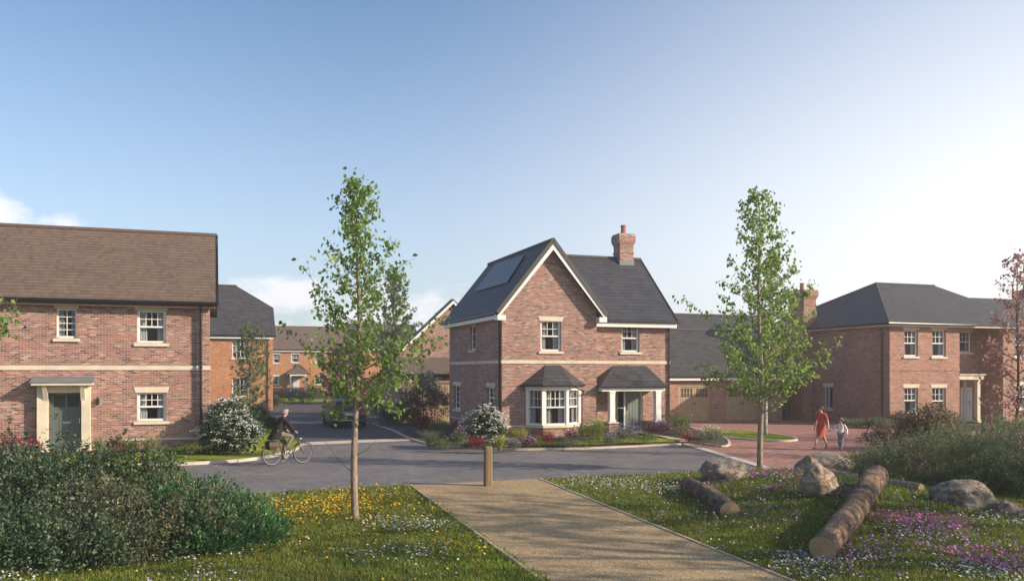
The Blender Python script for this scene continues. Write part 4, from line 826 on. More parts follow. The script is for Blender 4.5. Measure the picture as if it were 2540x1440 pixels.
def shrub(name, label, cat, x, y, z, blobs, n, size, m, group=None, aspect=.5, dw=.45, oval=False, flowers=None, stems=9, bark='bark_dark', inner=.55, up=.4, clump=0):
    e = empty(name, (x, y, z), 0, label, cat, group)
    if clump:
        p, d = blob_points(blobs, int(n / 26), 0, inner); k = 26; sp = clump
        f = rng.uniform(.6, 1.4, (len(p), 1, 1)); p = (p[:, None] + rng.normal(size=(len(p), k, 3)) * sp * f).reshape(-1, 3); d = np.repeat(d, k, 0)
        q, e_ = blob_points(blobs, 150, 0, .9); q = q[q[:, 2] > .25]; e_ = e_[:len(q)]                     # shoots standing out of the surface
        for j in range(len(q)):
            dv = unit(np.array([[rng.normal() * .5 + e_[j][0] * .6, rng.normal() * .5 + e_[j][1] * .6, .9]]))[0]; L = rng.uniform(.08, .46) * rng.uniform(.5, 1); t_ = rng.random(20)[:, None]
            p = np.concatenate([p, q[j] + dv * t_ * L + rng.normal(size=(20, 3)) * .02]); d = np.concatenate([d, np.repeat(dv[None], 20, 0)])
        q = p[:, 2] > .02; p, d = p[q], d[q]
    else: p, d = blob_points(blobs, n, 0, inner)
    dd = d + np.array([0, 0, .35])
    (ovals if oval else leaves)('foliage', p, size, LM[m], e, d=dd, dw=dw, up=up, **({} if oval else dict(aspect=aspect)))
    mb = MB()
    for i in range(stems):
        b = blobs[i % len(blobs)]; a = rng.uniform(0, 6.28); q = rng.uniform(.3, .75)
        tip = (b[0] + math.cos(a) * b[3] * q, b[1] + math.sin(a) * b[4] * q, b[2] + b[5] * rng.uniform(.1, .6)); s0 = (b[0] * .7 + math.cos(a) * .08, b[1] * .7 + math.sin(a) * .08, -.05)
        mb.tube([s0, ((s0[0] + tip[0]) / 2, (s0[1] + tip[1]) / 2, tip[2] * .55), tip], [.022, .015, .006], 5)
    mb.build('stems', M[bark], e, uv=False)
    if flowers:
        col, k, fs = flowers; p, d = blob_points(blobs, k, 0, .93); clusters(p + d * .03, fs, PM[col], e)
    return e
def clusters(p, fs, m, parent, name='flowers', k=9):
    """flat flower heads: small clusters of petals"""
    n = len(p); off = rng.normal(size=(n, k, 3)) * np.array([1, 1, .35]) * fs * .5; q = (p[:, None] + off).reshape(-1, 3)
    return tag(leaves(name, q, fs * .55, m, parent, aspect=.9, up=1.5, fold=.05), kind='stuff')
def blades(name, base, h, wd, m, parent=None, lean=.35, g=None):
    g = g or rng; n = len(base); a = g.uniform(0, 6.283, n); dr = np.stack([np.cos(a), np.sin(a), np.zeros(n)], 1); sd_ = np.stack([-np.sin(a), np.cos(a), np.zeros(n)], 1)
    f = g.uniform(0, 6.283, n); sd_ = np.stack([np.cos(f), np.sin(f), np.zeros(n)], 1)
    h = np.asarray(h) * np.ones(n); h = h * g.uniform(.5, 1.25, n); ln = (g.uniform(.1, 1, n) * lean * h)[:, None]; up = np.array([0, 0, 1.0]); hh = h[:, None]
    w_ = (np.asarray(wd) * np.ones(n))[:, None] * .5
    V = np.stack([base - sd_ * w_, base + sd_ * w_, base + dr * ln * .35 + up * hh * .55 + sd_ * w_ * .8, base + dr * ln * .35 + up * hh * .55 - sd_ * w_ * .8, base + dr * ln + up * hh], 1).reshape(-1, 3)
    i = np.arange(n)[:, None] * 5; me_q = i + np.array([[0, 1, 2, 3]]); tri = i + np.array([[3, 2, 4, 4]])
    # triangles as separate faces
    me = bpy.data.meshes.new(name); lv = np.concatenate([me_q.ravel(), (i + np.array([[3, 2, 4]])).ravel()]); ls = np.concatenate([np.arange(n) * 4, n * 4 + np.arange(n) * 3])
    me.vertices.add(len(V)); me.vertices.foreach_set('co', V.astype(np.float32).ravel()); me.loops.add(len(lv)); me.loops.foreach_set('vertex_index', lv.astype(np.int32))
    me.polygons.add(2 * n); me.polygons.foreach_set('loop_start', ls.astype(np.int32)); me.update(calc_edges=True); me.materials.append(m)
    o = bpy.data.objects.new(name, me); C.objects.link(o)
    if parent: o.parent = parent
    return o
# ------------------------------------------------------------------ young trees
def young_tree(name, label, base, H, prof, nl, m='tree', bark='bark', r0=.075, seed=1, lean=(0, 0), size=.095, explicit=(), dead=(), nlimb=46, h0=.25, group=None, rise=.75, twigs=5, lpt=9, ov=True, cat='tree'):
    g = np.random.default_rng(seed); e = empty(name, base, 0, label, cat, group)
    tp = lambda h: Vector((lean[0] * h / H + .035 * math.sin(h * 1.3 + seed), lean[1] * h / H + .035 * math.cos(h * 1.1 + seed), h))
    hs = np.linspace(-.08, H * .985, 22); MB().tube([tp(h) for h in hs], [max(.006, r0 * (1.25 if h < .1 else 1) * (1 - max(h, 0) / H) ** .8 + .004) for h in hs], 10).build('trunk', M[bark], e, smooth=True, uv=False)
    br = MB(); pts, dirs = [], []
    def limb(a, b, rr, leafy=True, k=twigs):
        a, b = Vector(a), Vector(b); L = (b - a).length; mid = a.lerp(b, .5) - Vector((0, 0, L * .10)); br.tube([a, a.lerp(mid, .55), mid, mid.lerp(b, .6), b], [rr, rr * .8, rr * .62, rr * .42, .003], 5)
        if not leafy:
            for q in (.45, .62, .78):
                s0 = a.lerp(mid, q * 2) if q < .5 else mid.lerp(b, q * 2 - 1); br.tube([s0, s0 + Vector(g.normal(size=3)) * .06 + (b - a).normalized() * L * .18], [.005, .002], 4)
            return
        for j in range(k + int(L * 4)):
            q = g.uniform(.3, 1.0); s0 = a.lerp(mid, q * 2) if q < .5 else mid.lerp(b, q * 2 - 1)
            v = Vector(g.normal(size=3)); v.z = abs(v.z) * .8 - .1; v = (v.normalized() * .7 + (b - a).normalized() * .5).normalized() * g.uniform(.12, .34) * (.6 + .4 * min(1, L))
            t1 = s0 + v; br.tube([s0, s0.lerp(t1, .5) + Vector((0, 0, .02)), t1], [.004, .003, .0015], 3, False)
            for _ in range(lpt):
                c = s0.lerp(t1, g.uniform(.15, 1.1)) + Vector(g.normal(size=3)) * .045; c.z -= .03; c += Vector(g.normal(size=3)) * .055; pts.append(c); dirs.append((v.x * .8, v.y * .8, -.35 + v.z))
    for i in range(nlimb):
        f = (i + .5) / nlimb; h = H * (h0 + (1 - h0) * f ** .92); az = i * 2.39996 + g.uniform(-.4, .4); wd = prof(h, math.cos(az)) * g.uniform(.55, 1.05)
        if wd < .05: continue
        s0 = tp(max(.3, h - wd * rise)); tip = tp(h) + Vector((math.cos(az) * wd, math.sin(az) * wd, g.uniform(-.05, .1)))
        limb(s0, tip, .008 + .012 * (1 - f))
    for (dx, dz, dy, hs_) in explicit: limb(tp(hs_), Vector((dx, dy, dz)), .012, k=twigs + 5)
    for (dx, dz, dy, hs_) in dead: limb(tp(hs_), Vector((dx, dy, dz)), .012, False)
    for j in range(26):
        q = g.uniform(.72, 1); c0 = tp(H * q)
        for _ in range(5): pts.append(c0 + Vector(g.normal(size=3)) * .10); dirs.append((0, 0, .5))
    br.build('branches', M[bark], e, smooth=True, uv=False)
    pts = np.array([tuple(p) for p in pts]); dirs = np.array(dirs); k = g.permutation(len(pts))[:nl]; pts, dirs = pts[k], dirs[k]
    (ovals if ov else leaves)('crown', pts, size, LM[m], e, d=dirs, dw=.55, up=.3, g=g)
    return e
def profile(tab):                                            # table of (height, left, right)
    hs, l, r = zip(*tab)
    return lambda h, cx: float(np.interp(h, hs, l) if cx < 0 else np.interp(h, hs, r)) * (.55 + .45 * abs(cx))
k1 = 2140 / 17.35
t1x, t1y = G(881, 1290); zz = lambda py, k: 3 + (920 - py) / k
p1 = profile([(2.1, .2, .45), (2.5, .5, .75), (2.9, .9, 1.2), (3.5, 1.15, 1.45), (4.2, 1.1, 1.2), (5.0, 1.05, 1.1), (5.45, .55, .75), (5.75, .3, .45), (6.3, .42, .42), (6.8, .38, .38), (7.1, .12, .12)])
young_tree('young_tree', 'tall slender young tree with bright green leaves in the yellow flowers left of the path', (t1x, t1y, 0), 6.85, p1, 3500, seed=3, lean=(.08, 0), nlimb=58, h0=.37, r0=.072, size=.092, lpt=6, twigs=8,
    explicit=[(-.98, 5.05, -.3, 3.9), (-1.5, 3.85, .3, 2.9), (1.85, 3.7, -.2, 2.8), (1.75, 4.1, .4, 3.0), (-.52, 2.15, .2, 2.8), (.92, 2.12, -.2, 2.9), (-.75, 2.7, -.3, 2.9), (1.2, 2.8, .3, 2.9), (.75, 5.6, .1, 4.4)], dead=[(-.62, 1.58, .1, .95), (.42, 1.6, -.1, 1.3)])
t2x, t2y = G(1888, 1167, .06); p2 = profile([(2.2, .7, .8), (2.8, 1.6, 1.8), (3.6, 2.2, 1.9), (4.4, 2.0, 1.7), (5.0, 1.35, 1.35), (5.8, 1.4, 1.5), (6.5, 1.25, 1.4), (7.0, 1.1, 1.15), (7.6, .95, .9), (8.0, .7, .62), (8.35, .15, .2)])
young_tree('young_tree', 'young tree with twisting pale stem rising behind the boulders on the right', (t2x, t2y, .03), 8.35, p2, 3900, seed=11, lean=(-.05, .1), nlimb=70, h0=.27, r0=.085, size=.114, lpt=6,
    explicit=[(-2.25, 5.05, -.2, 3.7), (1.65, 5.55, .3, 4.1), (2.45, 3.85, .2, 2.9), (1.9, 3.3, -.3, 2.6), (1.6, 2.9, .2, 2.4), (-1.6, 2.7, .2, 2.4), (-1.95, 3.2, -.2, 2.5), (1.5, 4.7, -.4, 3.6)], dead=[(-.7, 1.35, -.1, .95)], twigs=6)
bx, by = G(1897, 1080); p3 = profile([(2.2, .8, .9), (3.5, 1.8, 1.9), (5, 1.7, 1.9), (6.5, 1.1, 1.2), (8.3, .25, .25)])
young_tree('birch_tree', 'white stemmed birch growing on the small lawn behind the twisting young tree', (bx, by, .06), 8.4, p3, 5200, seed=21, bark='bark_birch', lean=(.35, 0), nlimb=60, h0=.3, r0=.09, size=.12, m='tree')
bx, by = G(977, 1004); p4 = profile([(3, .9, .9), (5, 2.2, 2.2), (8, 2.3, 2.2), (10.5, 1.4, 1.4), (13, .3, .3)])
young_tree('street_tree', 'taller pale green tree beyond the parked car, behind the first young tree', (bx, by, 0), 12.0, p4, 8000, seed=31, m='far', bark='bark_dark', nlimb=80, h0=.25, r0=.15, size=.2, twigs=6, ov=False)
bx, by = G(622, 1026); p5 = profile([(1, 1.3, 1.3), (3, 1.9, 1.8), (5, 1.5, 1.5), (6.2, .5, .5)])
young_tree('small_tree', 'small airy tree in front of the orange house behind the left house', (bx, by, .1), 6.2, p5, 4600, seed=41, m='far', bark='bark', nlimb=60, h0=.12, r0=.07, size=.14, ov=False)
bx, by = G(846, 1000); p6 = profile([(1.5, 2.4, 2.4), (3, 3.3, 3.3), (4.5, 2.6, 2.6), (6, 1, 1)])
young_tree('plum_tree', 'purple leaved tree on the far lawn behind the parked car', (bx + .3, by, .03), 5.4, p6, 6500, seed=51, m='plum', bark='bark_dark', nlimb=70, h0=.15, r0=.12, size=.22, ov=False)
young_tree('copper_tree', 'sparse copper leaved young tree at the right edge in front of the hipped house', (16.7, 28.5, 0), 6.9, profile([(1.2, .9, 1.2), (2.5, 1.5, 1.6), (4, 1.5, 1.6), (5.5, 1.0, 1.2), (6.9, .2, .2)]), 2000, seed=61, m='copper', bark='bark_dark', nlimb=60, h0=.15, r0=.06, size=.10)
young_tree('young_tree', 'leafy branch of a young tree reaching in at the left edge before the left house', (-12.6, 17.8, 0), 5.6, profile([(2.0, .9, .8), (4, 1.3, 1.0), (5.6, .2, .2)]), 2200, seed=71, nlimb=36, h0=.35, r0=.06, size=.1, explicit=[(2.35, 4.35, .1, 2.9), (2.3, 3.95, -.1, 2.7), (2.2, 4.15, .2, 2.8), (2.15, 3.8, 0, 2.6), (2.2, 4.45, -.1, 3.1)])
# big trees standing outside the right of the frame: they cast the dappled shade over the green
bt = empty('broadleaf_tree', (19.5, 9.6, 0), 0, 'broad green tree standing to the right of the flower meadow', 'tree', 'broad trees to the right of the meadow')
blb = [(0, 0, 8, 2.8, 2.8, 3.2), (2, 1, 6.8, 2.2, 2.2, 2.0), (-2, -.8, 6.6, 2.2, 2.3, 2.0), (.5, -2, 9.6, 2.0, 1.8, 2.0), (-.6, 2.0, 7.4, 2.2, 2.0, 2.2)]
pn, dn = blob_points(blb, 40, 0, .2); pn = (pn[:, None] + rng.normal(size=(len(pn), 26, 3)) * np.array([.42, .42, .26])).reshape(-1, 3); leaves('crown', pn, .24, LM['shade'], bt, aspect=.7)
MB().tube([(0, 0, -.2), (.1, 0, 2.5), (0, .1, 5), (.1, 0, 8.5)], [.34, .26, .2, .08], 10).build('trunk', M['bark_dark'], bt, smooth=True, uv=False)
mb = MB()
for i in range(14):
    a = i * 2.4; L = 1.6 + .8 * math.sin(i * 1.7); mb.tube([(0, 0, 3.6 + i * .3), (math.cos(a) * L * .6, math.sin(a) * L * .6, 4.9 + i * .3), (math.cos(a) * L * 1.2, math.sin(a) * L * 1.2, 5.6 + i * .33)], [.1, .06, .02], 5)
mb.build('branches', M['bark_dark'], bt, uv=False)
for (x, y, r_, s, lb_) in [(22.5, 13.0, 1, 1.1, 'broad green tree second from the meadow, to its right'), (24.5, 17.4, 2.2, .9, 'smaller broad tree behind the second one, out to the right'), 
                      (31, 32.8, 5, 1.15, 'tallest broad tree out to the right, before the hipped house'), (17.0, 5.4, 2.6, .9, 'broad tree nearest the camera on its right')]:
    c = copy_tree(bt); c.location = (x, y, 0); c.rotation_euler = (0, 0, r_); c.scale = (s, s, s); c['label'] = lb_

# ------------------------------------------------------------------ big foreground shrubs
HG = 'shrubs massed at the lower left'; HR = 'shrubs massed at the right'
def bl(*a): return [tuple(q) for q in a]
shrub('shrub', 'tallest dark grey green shrub at the left edge in front of the left house', 'shrub', -8.9, 15.6, 0, bl((0, 0, .65, 1.5, 1.2, 1.12), (.9, .3, .75, 1.1, 1.0, .95), (-.9, .2, .7, 1.2, 1, 1.1), (.2, -.6, .3, 1.3, 1, .75)), 26000, .068, 'hedge', HG, inner=.5, clump=.075)
shrub('shrub', 'dark leafy shrub below the left house door, right of the tallest one', 'shrub', -7.15, 15.9, 0, bl((0, 0, .55, .95, 1.0, .95), (.35, .5, .5, .6, .8, .85), (-.4, -.5, .4, 1, .8, .7)), 18000, .066, 'hedge2', HG, inner=.5, clump=.075)
shrub('shrub', 'spreading small leaved shrub in the middle of the left hedge mass', 'shrub', -6.35, 14.4, 0, bl((0, 0, .3, 1.3, 1.1, .85), (.9, .2, .3, 1, .9, .8), (-.9, .1, .3, 1, .9, .75), (.1, -.7, .1, 1.2, .7, .55)), 25000, .058, 'hedge3', HG, inner=.5, clump=.075)
shrub('shrub', 'low dark shrub in the bottom left corner', 'shrub', -7.7, 13.2, 0, bl((0, 0, .15, 1.5, 1, .75), (1.2, .1, .1, 1, .8, .6), (-1, 0, .2, 1.1, .9, .8)), 22000, .062, 'hedge', HG, inner=.5, clump=.075)
shrub('evergreen_shrub', 'bright green evergreen shrub with spreading sprays beside the yellow flowers', 'shrub', -5.35, 14.9, 0, bl((0, 0, .25, 1.05, 1.0, .78), (.75, -.1, .15, .9, .8, .6), (-.5, .4, .35, .9, .8, .72), (.3, -.7, .05, .9, .6, .5), (.95, .3, .1, .45, .5, .33)), 24000, .085, 'ever', None, aspect=.34, dw=.72, inner=.35, up=.8, clump=.085)
shrub('shrub', 'large rounded dusky green shrub behind the long log', 'shrub', 11.2, 22.4, 0, bl((0, 0, .5, 2.0, 1.5, 1.0), (-1.3, -.2, .25, 1.3, 1.2, .85), (1.2, .1, .45, 1.4, 1.2, 1.0), (.2, -.8, .2, 1.6, .9, .7)), 36000, .06, 'sage', HR, aspect=.35, dw=.6, inner=.5, clump=.08)
shrub('shrub', 'tall dusky shrub at the right edge beneath the copper tree', 'shrub', 14.2, 23.6, 0, bl((0, 0, .6, 1.9, 1.6, 1.15), (-1.4, .3, .5, 1.2, 1.2, 1.0), (1.5, 0, .6, 1.3, 1.3, 1.1)), 26000, .065, 'sage', HR, aspect=.4, dw=.55, inner=.5, clump=.08)
shrub('shrub', 'darker green shrub at the right edge just behind the largest boulder', 'shrub', 12.4, 20.6, 0, bl((0, 0, .3, 1.5, 1.1, .85), (1.2, 0, .35, 1.2, 1, .9), (-1, .1, .2, .9, .8, .6)), 24000, .06, 'hedge2', HR, aspect=.4, inner=.5, clump=.08)
shrub('evergreen_shrub', 'flat topped juniper spreading by the red drive, left of the right hand shrubs', 'shrub', 10.0, 24.6, 0, bl((0, 0, .25, .95, .8, .42), (-.7, .0, .2, .7, .6, .3), (.6, 0, .3, .8, .7, .5)), 9000, .075, 'sage', None, aspect=.3, dw=.75, inner=.3, up=1)
shrub('shrub', 'buff and green leafy shrub in front of the hipped house, right of its lower window', 'shrub', 15.6, 32.2, 0, bl((0, 0, .8, 1.0, .9, .95), (.6, .1, .6, .8, .7, .8), (-.6, 0, .5, .8, .7, .7)), 5200, .12, 'tan', None, oval=True, inner=.45)
shrub('shrub', 'reddish twiggy shrub beside the buff one, before the hipped house', 'shrub', 14.6, 33.4, 0, bl((0, 0, .4, .8, .7, .7), (-.6, 0, .3, .7, .6, .5)), 2600, .08, 'dull', None, inner=.4)
# white flowering shrubs
shrub('flowering_shrub', 'large round shrub covered in white flower heads beside the left house', 'shrub', *G(575, 1117, .2), .15, bl((0, 0, .85, .95, .9, .9), (-.2, 0, 1.25, .6, .6, .6), (.35, -.1, .6, .75, .7, .75), (-.45, 0, .6, .7, .7, .75)), 6800, .10, 'vib', None, oval=True, flowers=('white', 760, .095), inner=.5)
shrub('flowering_shrub', 'smaller round shrub with white flowers before the middle house', 'shrub', *G(1205, 1106, .1), .1, bl((0, 0, .85, .75, .7, .62), (0, 0, 1.25, .42, .42, .38), (.3, -.1, .6, .5, .5, .4), (-.35, 0, .65, .5, .5, .4)), 4600, .09, 'vib', None, oval=True, flowers=('white', 480, .085), inner=.5)
shrub('pine_shrub', 'blue green needled shrub between the small garage and the middle house', 'shrub', *G(1052, 1053), 0, bl((0, 0, 1.6, 1.1, 1, 1.2), (-.7, 0, 1.0, .9, .8, .9), (.8, 0, 1.1, .9, .8, .9), (.1, 0, 2.4, .7, .7, .6)), 9000, .13, 'blue', None, aspect=.3, inner=.4)
shrub('shrub', 'loose green shrub on the far lawn beyond the parked car, left of the street tree', 'shrub', *G(900, 990), 0, bl((0, 0, .9, 2.0, 1.5, 1.3), (-1.6, 0, .7, 1.4, 1.2, 1.0), (1.8, .2, 1.0, 1.6, 1.4, 1.4)), 9000, .16, 'far', None, inner=.45)
shrub('shrub', 'grey green shrub filling the corner by the small garage wall', 'shrub', *G(962, 1024), 0, bl((0, 0, 1.0, 1.3, 1.1, 1.2), (1.0, .3, .8, 1.0, .9, 1.0), (-.9, 0, .6, .9, .9, .8)), 7000, .13, 'sage', None, inner=.45)
shrub('hedge', 'low clipped hedge beside the far lawn, left of the side road', 'hedge', *G(718, 1000), 0, bl((-1.6, 0, .5, 1.1, .9, .75), (-.5, 0, .5, 1.1, .9, .8), (.6, 0, .5, 1.1, .9, .8), (1.5, -.2, .4, .8, .8, .7)), 8000, .10, 'hedge2', None, inner=.6)
# ------------------------------------------------------------------ border plants
def plant(kind, px0, px1, pt, pb, m, name, label, cat='plant', fl=None, group=None, z=.16, dens=1.0):
    x, y = G((px0 + px1) / 2, pb, z); k = F / y; W = (px1 - px0) / k / 2 * 1.18; Hh = (pb - pt) / k * 1.12; size = .05 if y < 40 else .09
    if kind == 'dome':
        p, d = blob_points([(0, 0, Hh * .42, W, W * .9, Hh * .55), (W * .3, 0, Hh * .35, W * .6, W * .6, Hh * .5), (-W * .35, .05, Hh * .3, W * .6, W * .6, Hh * .45)], int(2600 * dens * max(.3, W * Hh * 2.2)), 0, .3)
        o = leaves(name, p, size, LM[m], None, d=d + np.array([0, 0, .5]), dw=.5, aspect=.45)
    else:
        n = int(900 * dens * max(.3, W)); a = rng.uniform(0, 6.28, n); r_ = W * .28 * np.sqrt(rng.random(n)); b = np.stack([r_ * np.cos(a), r_ * np.sin(a), np.zeros(n)], 1)
        o = blades(name, b, Hh * .9, .018, LM[m], None, lean=W / Hh * 1.25)
    o.location = (x, y, z - .03)
    if fl:
        col, n, fs = fl; p, d = blob_points([(0, 0, Hh * .5, W, W * .9, Hh * .55)], n * 2, 0, .9); p = p[p[:, 2] > Hh * .45][:n]; clusters(p, fs, PM[col], o, k=5)
    return tag(o, label, cat, group)
GB = 'border plants before the middle house'; GA = 'border plants before the left house'
for a in [
 ('grass', 1040, 1100, 1068, 1104, 'g2', 'ornamental_grass', 'feathery grey green clump at the left end of the middle house border', 'plant', None, GB),
 ('dome', 1100, 1130, 1078, 1104, 'g2', 'border_plant', 'low grey green clump between feathery clump and green mound', 'plant', ('white', 12, .04), GB),
 ('dome', 1124, 1160, 1066, 1106, 'g1', 'border_plant', 'green leafy mound left of the smaller white flowering shrub', 'plant', ('pale', 40, .05), GB),
 ('dome', 1160, 1204, 1080, 1113, 'red', 'red_shrub', 'bright crimson bush right in front of the smaller white flowering shrub', 'bush', None, GB),
 ('dome', 1026, 1070, 1030, 1060, 'red', 'red_shrub', 'crimson bush farthest left by the side drive', 'bush', None, GB),
 ('dome', 1115, 1160, 1040, 1073, 'red', 'red_shrub', 'crimson bush against the shaded side wall of the middle house', 'bush', None, GB),
 ('dome', 1062, 1110, 1036, 1078, 'g1', 'border_plant', 'tall green plant between the two far crimson bushes', 'plant', None, GB),
 ('dome', 1130, 1175, 1052, 1090, 'pur', 'lavender_plant', 'violet flowered clump behind the green mound by the side wall', 'plant', ('pale', 130, .05), GB),
 ('grass', 1222, 1257, 1078, 1114, 'g3', 'yellow_plant', 'bright yellow green clump right behind the wooden post', 'plant', None, GB),
 ('grass', 1274, 1316, 1062, 1100, 'g3', 'yellow_plant', 'yellow tipped spiky plant left of the bay window', 'plant', ('yellow', 30, .04), GB),
 ('dome', 1258, 1290, 1088, 1111, 'g2', 'lavender_plant', 'grey lavender clump just right of the yellow green clump', 'plant', ('pale', 120, .045), GB),
 ('dome', 1288, 1326, 1082, 1108, 'pur', 'lavender_plant', 'dusky violet plant below the left end of the bay window', 'plant', ('lilac', 120, .045), GB),
 ('dome', 1335, 1376, 1066, 1102, 'red', 'red_shrub', 'round crimson bush under the middle of the bay window', 'bush', None, GB),
 ('dome', 1318, 1345, 1078, 1104, 'g1', 'border_plant', 'small fresh green clump left of the round crimson bush', 'plant', None, GB),
 ('dome', 1376, 1406, 1080, 1102, 'g1', 'border_plant', 'low green clump right of the round crimson bush', 'plant', ('white', 30, .04), GB),
 ('dome', 1400, 1434, 1058, 1098, 'pur', 'purple_shrub', 'dark purple plant at the right end of the bay window', 'plant', None, GB),
 ('dome', 1432, 1500, 1040, 1103, 'g1', 'green_bush', 'largest green bush between the bay window and the porch', 'bush', None, GB),
 ('grass', 1470, 1504, 1038, 1090, 'g3', 'yellow_plant', 'pale yellow green spikes behind the largest green bush', 'plant', None, GB),
 ('dome', 1496, 1530, 1074, 1100, 'g2', 'border_plant', 'low blue grey clump in front of the left porch plinth', 'plant', ('pale', 60, .045), GB),
 ('dome', 1514, 1580, 1054, 1096, 'g2', 'border_plant', 'grey bush topped with pale violet flowers below the front door', 'bush', ('pale', 220, .055), GB),
 ('dome', 1574, 1630, 1074, 1097, 'g1', 'border_plant', 'low green plant along the lawn left of the footpath', 'plant', None, GB),
 ('dome', 1606, 1666, 1042, 1080, 'pur', 'purple_shrub', 'dark bush with violet flowers at the right porch post', 'bush', ('lilac', 150, .05), GB),
 ('dome', 1648, 1714, 1022, 1078, 'g1', 'green_bush', 'leafy green bush at the right corner of the middle house', 'bush', ('white', 40, .05), GB),
 ('dome', 1692, 1724, 1066, 1097, 'red', 'red_shrub', 'small crimson bush beside the footpath', 'bush', None, None, .06),
 ('dome', 1720, 1798, 1058, 1106, 'g2', 'pale_bush', 'wide pale grey bush in the small bed by the red drive', 'bush', ('cream', 160, .05), None, .06),
 ('dome', 1704, 1742, 1072, 1102, 'pur', 'purple_shrub', 'dark reddish plant between small crimson bush and wide pale bush', 'plant', None, None, .06),
 ('dome', -10, 52, 1082, 1128, 'red', 'red_flowers', 'crimson flowering plant at the left edge below the left house wall', 'plant', ('red', 160, .06), GA, .25),
 ('dome', 48, 104, 1086, 1124, 'red', 'red_flowers', 'crimson flowering plant left of the stone door surround', 'plant', ('red', 160, .06), GA, .25),
 ('dome', 18, 74, 1102, 1138, 'pur', 'pink_flowers', 'dusky pink flower clump in front of the crimson flowers', 'plant', ('lilac', 160, .05), GA, .2),
 ('grass', 228, 268, 1078, 1126, 'buff', 'ornamental_grass', 'buff grasses right of the left house door', 'plant', None, GA, .27),
 ('dome', 262, 304, 1076, 1124, 'pur', 'purple_shrub', 'dusky purple shrub under the left house wall', 'plant', None, GA, .27),
 ('dome', 296, 345, 1088, 1122, 'g1', 'green_bush', 'fresh green plant below the lower left window', 'plant', None, GA, .27),
 ('grass', 340, 408, 1080, 1122, 'buff', 'ornamental_grass', 'pinkish buff grass clump below the lower right side of the window', 'plant', None, GA, .27),
 ('dome', 400, 440, 1106, 1122, 'g1', 'border_plant', 'low green clump along the wall base right of the buff grass', 'plant', None, GA, .27),
 ('dome', 440, 500, 1098, 1121, 'g1', 'border_plant', 'low dark clump beside the big white flowering shrub', 'plant', None, GA, .27),
 ('dome', 618, 668, 1000, 1050, 'g2', 'grey_bush', 'soft grey green bush behind the cyclist', 'bush', ('white', 60, .06), None, .2),
 ('dome', 648, 690, 1030, 1062, 'vib', 'green_bush', 'dark green low bush just behind the cyclist', 'bush', None, None, .15),
 ('grass', 560, 622, 985, 1040, 'buff', 'ornamental_grass', 'buff grasses in front of the low garden wall', 'plant', None, None, .2),
 ('dome', 676, 694, 978, 1006, 'blue', 'blue_bush', 'small blue grey bush by the orange house corner', 'bush', None, None, .1),
 ('dome', 690, 720, 940, 975, 'g2', 'climbing_shrub', 'grey shrub against the distant orange house', 'bush', None, None, .05),
 ('dome', 942, 1010, 1000, 1050, 'g2', 'grey_bush', 'grey green bush right of the parked car', 'bush', None, None, .05),
 ('dome', 1000, 1042, 1010, 1052, 'g1', 'green_bush', 'green bush left of the farthest crimson bush', 'bush', None, None, .05),
 ('dome', 925, 958, 985, 1020, 'g3', 'yellow_plant', 'yellow green bush beyond the parked car', 'bush', None, None, .05),
 ('dome', 968, 1000, 980, 1022, 'red', 'red_shrub', 'rusty red bush in front of the timber fence', 'bush', None, None, .05),
 ('dome', 2080, 2150, 1036, 1058, 'sage', 'border_plant', 'low dark planting at the shaded side wall of the hipped house', 'plant', None, None, .05),
 ('dome', 2150, 2215, 1034, 1060, 'sage', 'border_plant', 'low planting at the front corner of the hipped house', 'plant', None, None, .05),
 ('dome', 2205, 2260, 1020, 1058, 'dull', 'border_plant', 'reddish plant under the lower left window of the hipped house', 'plant', None, None, .05),
 ('dome', 2300, 2380, 1022, 1060, 'g2', 'border_plant', 'grey plant under the lower right window of the hipped house', 'plant', None, None, .05),
 ('dome', 1070, 1118, 1088, 1110, 'g1', 'border_plant', 'low fresh green clump on the kerb at the left end of the bed', 'plant', None, GB),
 ('dome', 1140, 1176, 1092, 1112, 'g2', 'border_plant', 'low grey clump on the kerb left of the bright crimson bush', 'plant', ('white', 26, .04), GB),
 ('dome', 1196, 1230, 1094, 1114, 'g1', 'border_plant', 'low green clump between the bright crimson bush and the yellow green clump', 'plant', None, GB),
 ('dome', 1242, 1290, 1060, 1092, 'g1', 'green_bush', 'green bush against the wall left of the bay window', 'bush', None, GB),
 ('dome', 1180, 1240, 1066, 1098, 'g2', 'green_bush', 'grey green bush at the foot of the smaller white flowering shrub', 'bush', ('pale', 40, .05), GB),
 ('dome', 1384, 1440, 1086, 1106, 'g2', 'border_plant', 'low blue grey edging along the lawn right of the bay window', 'plant', None, GB),
]: plant(*a)

# ------------------------------------------------------------------ meadow grass and flowers
def meadow_ok(x, y, pad=0.0):
    lx_ = -2.65 + (22.7 - y) * .3095; rx_ = .73 + (24.04 - y) * .274
    left = (x < lx_ - .03 - pad) & (y < 22.65 + .44 * (x + 2.65)); far = np.minimum(24.04 + (x - .73) * .357, 26.4)
    right = (x > rx_ + .06 + pad) & (y < far - .04); return left | right
def scatter(n, g, y0=11.2, y1=26.5):
    y = y0 + (y1 - y0) * g.random(n * 2) ** 1.35; x = g.uniform(-.64, .64, n * 2) * y; q = meadow_ok(x, y); x, y = x[q][:n], y[q][:n]; return x, y
g5 = np.random.default_rng(5)
def hn(x, y, s, ph): return .5 + .25 * (np.sin(x * s + ph) * np.cos(y * s * 1.3 + ph * 2) + np.sin((x + y) * s * .7 + ph * 3) * np.cos((x - y) * s * .55 + ph)) 
def gmat(name, cols): return leafmat(name, cols, .3, .7, spec=.15)
x, y = scatter(230000, g5); zz_ = mound(x, y); hgt = .035 + .075 * hn(x, y, 1.1, 1) ** 1.2
big = g5.random(len(x)) < .5
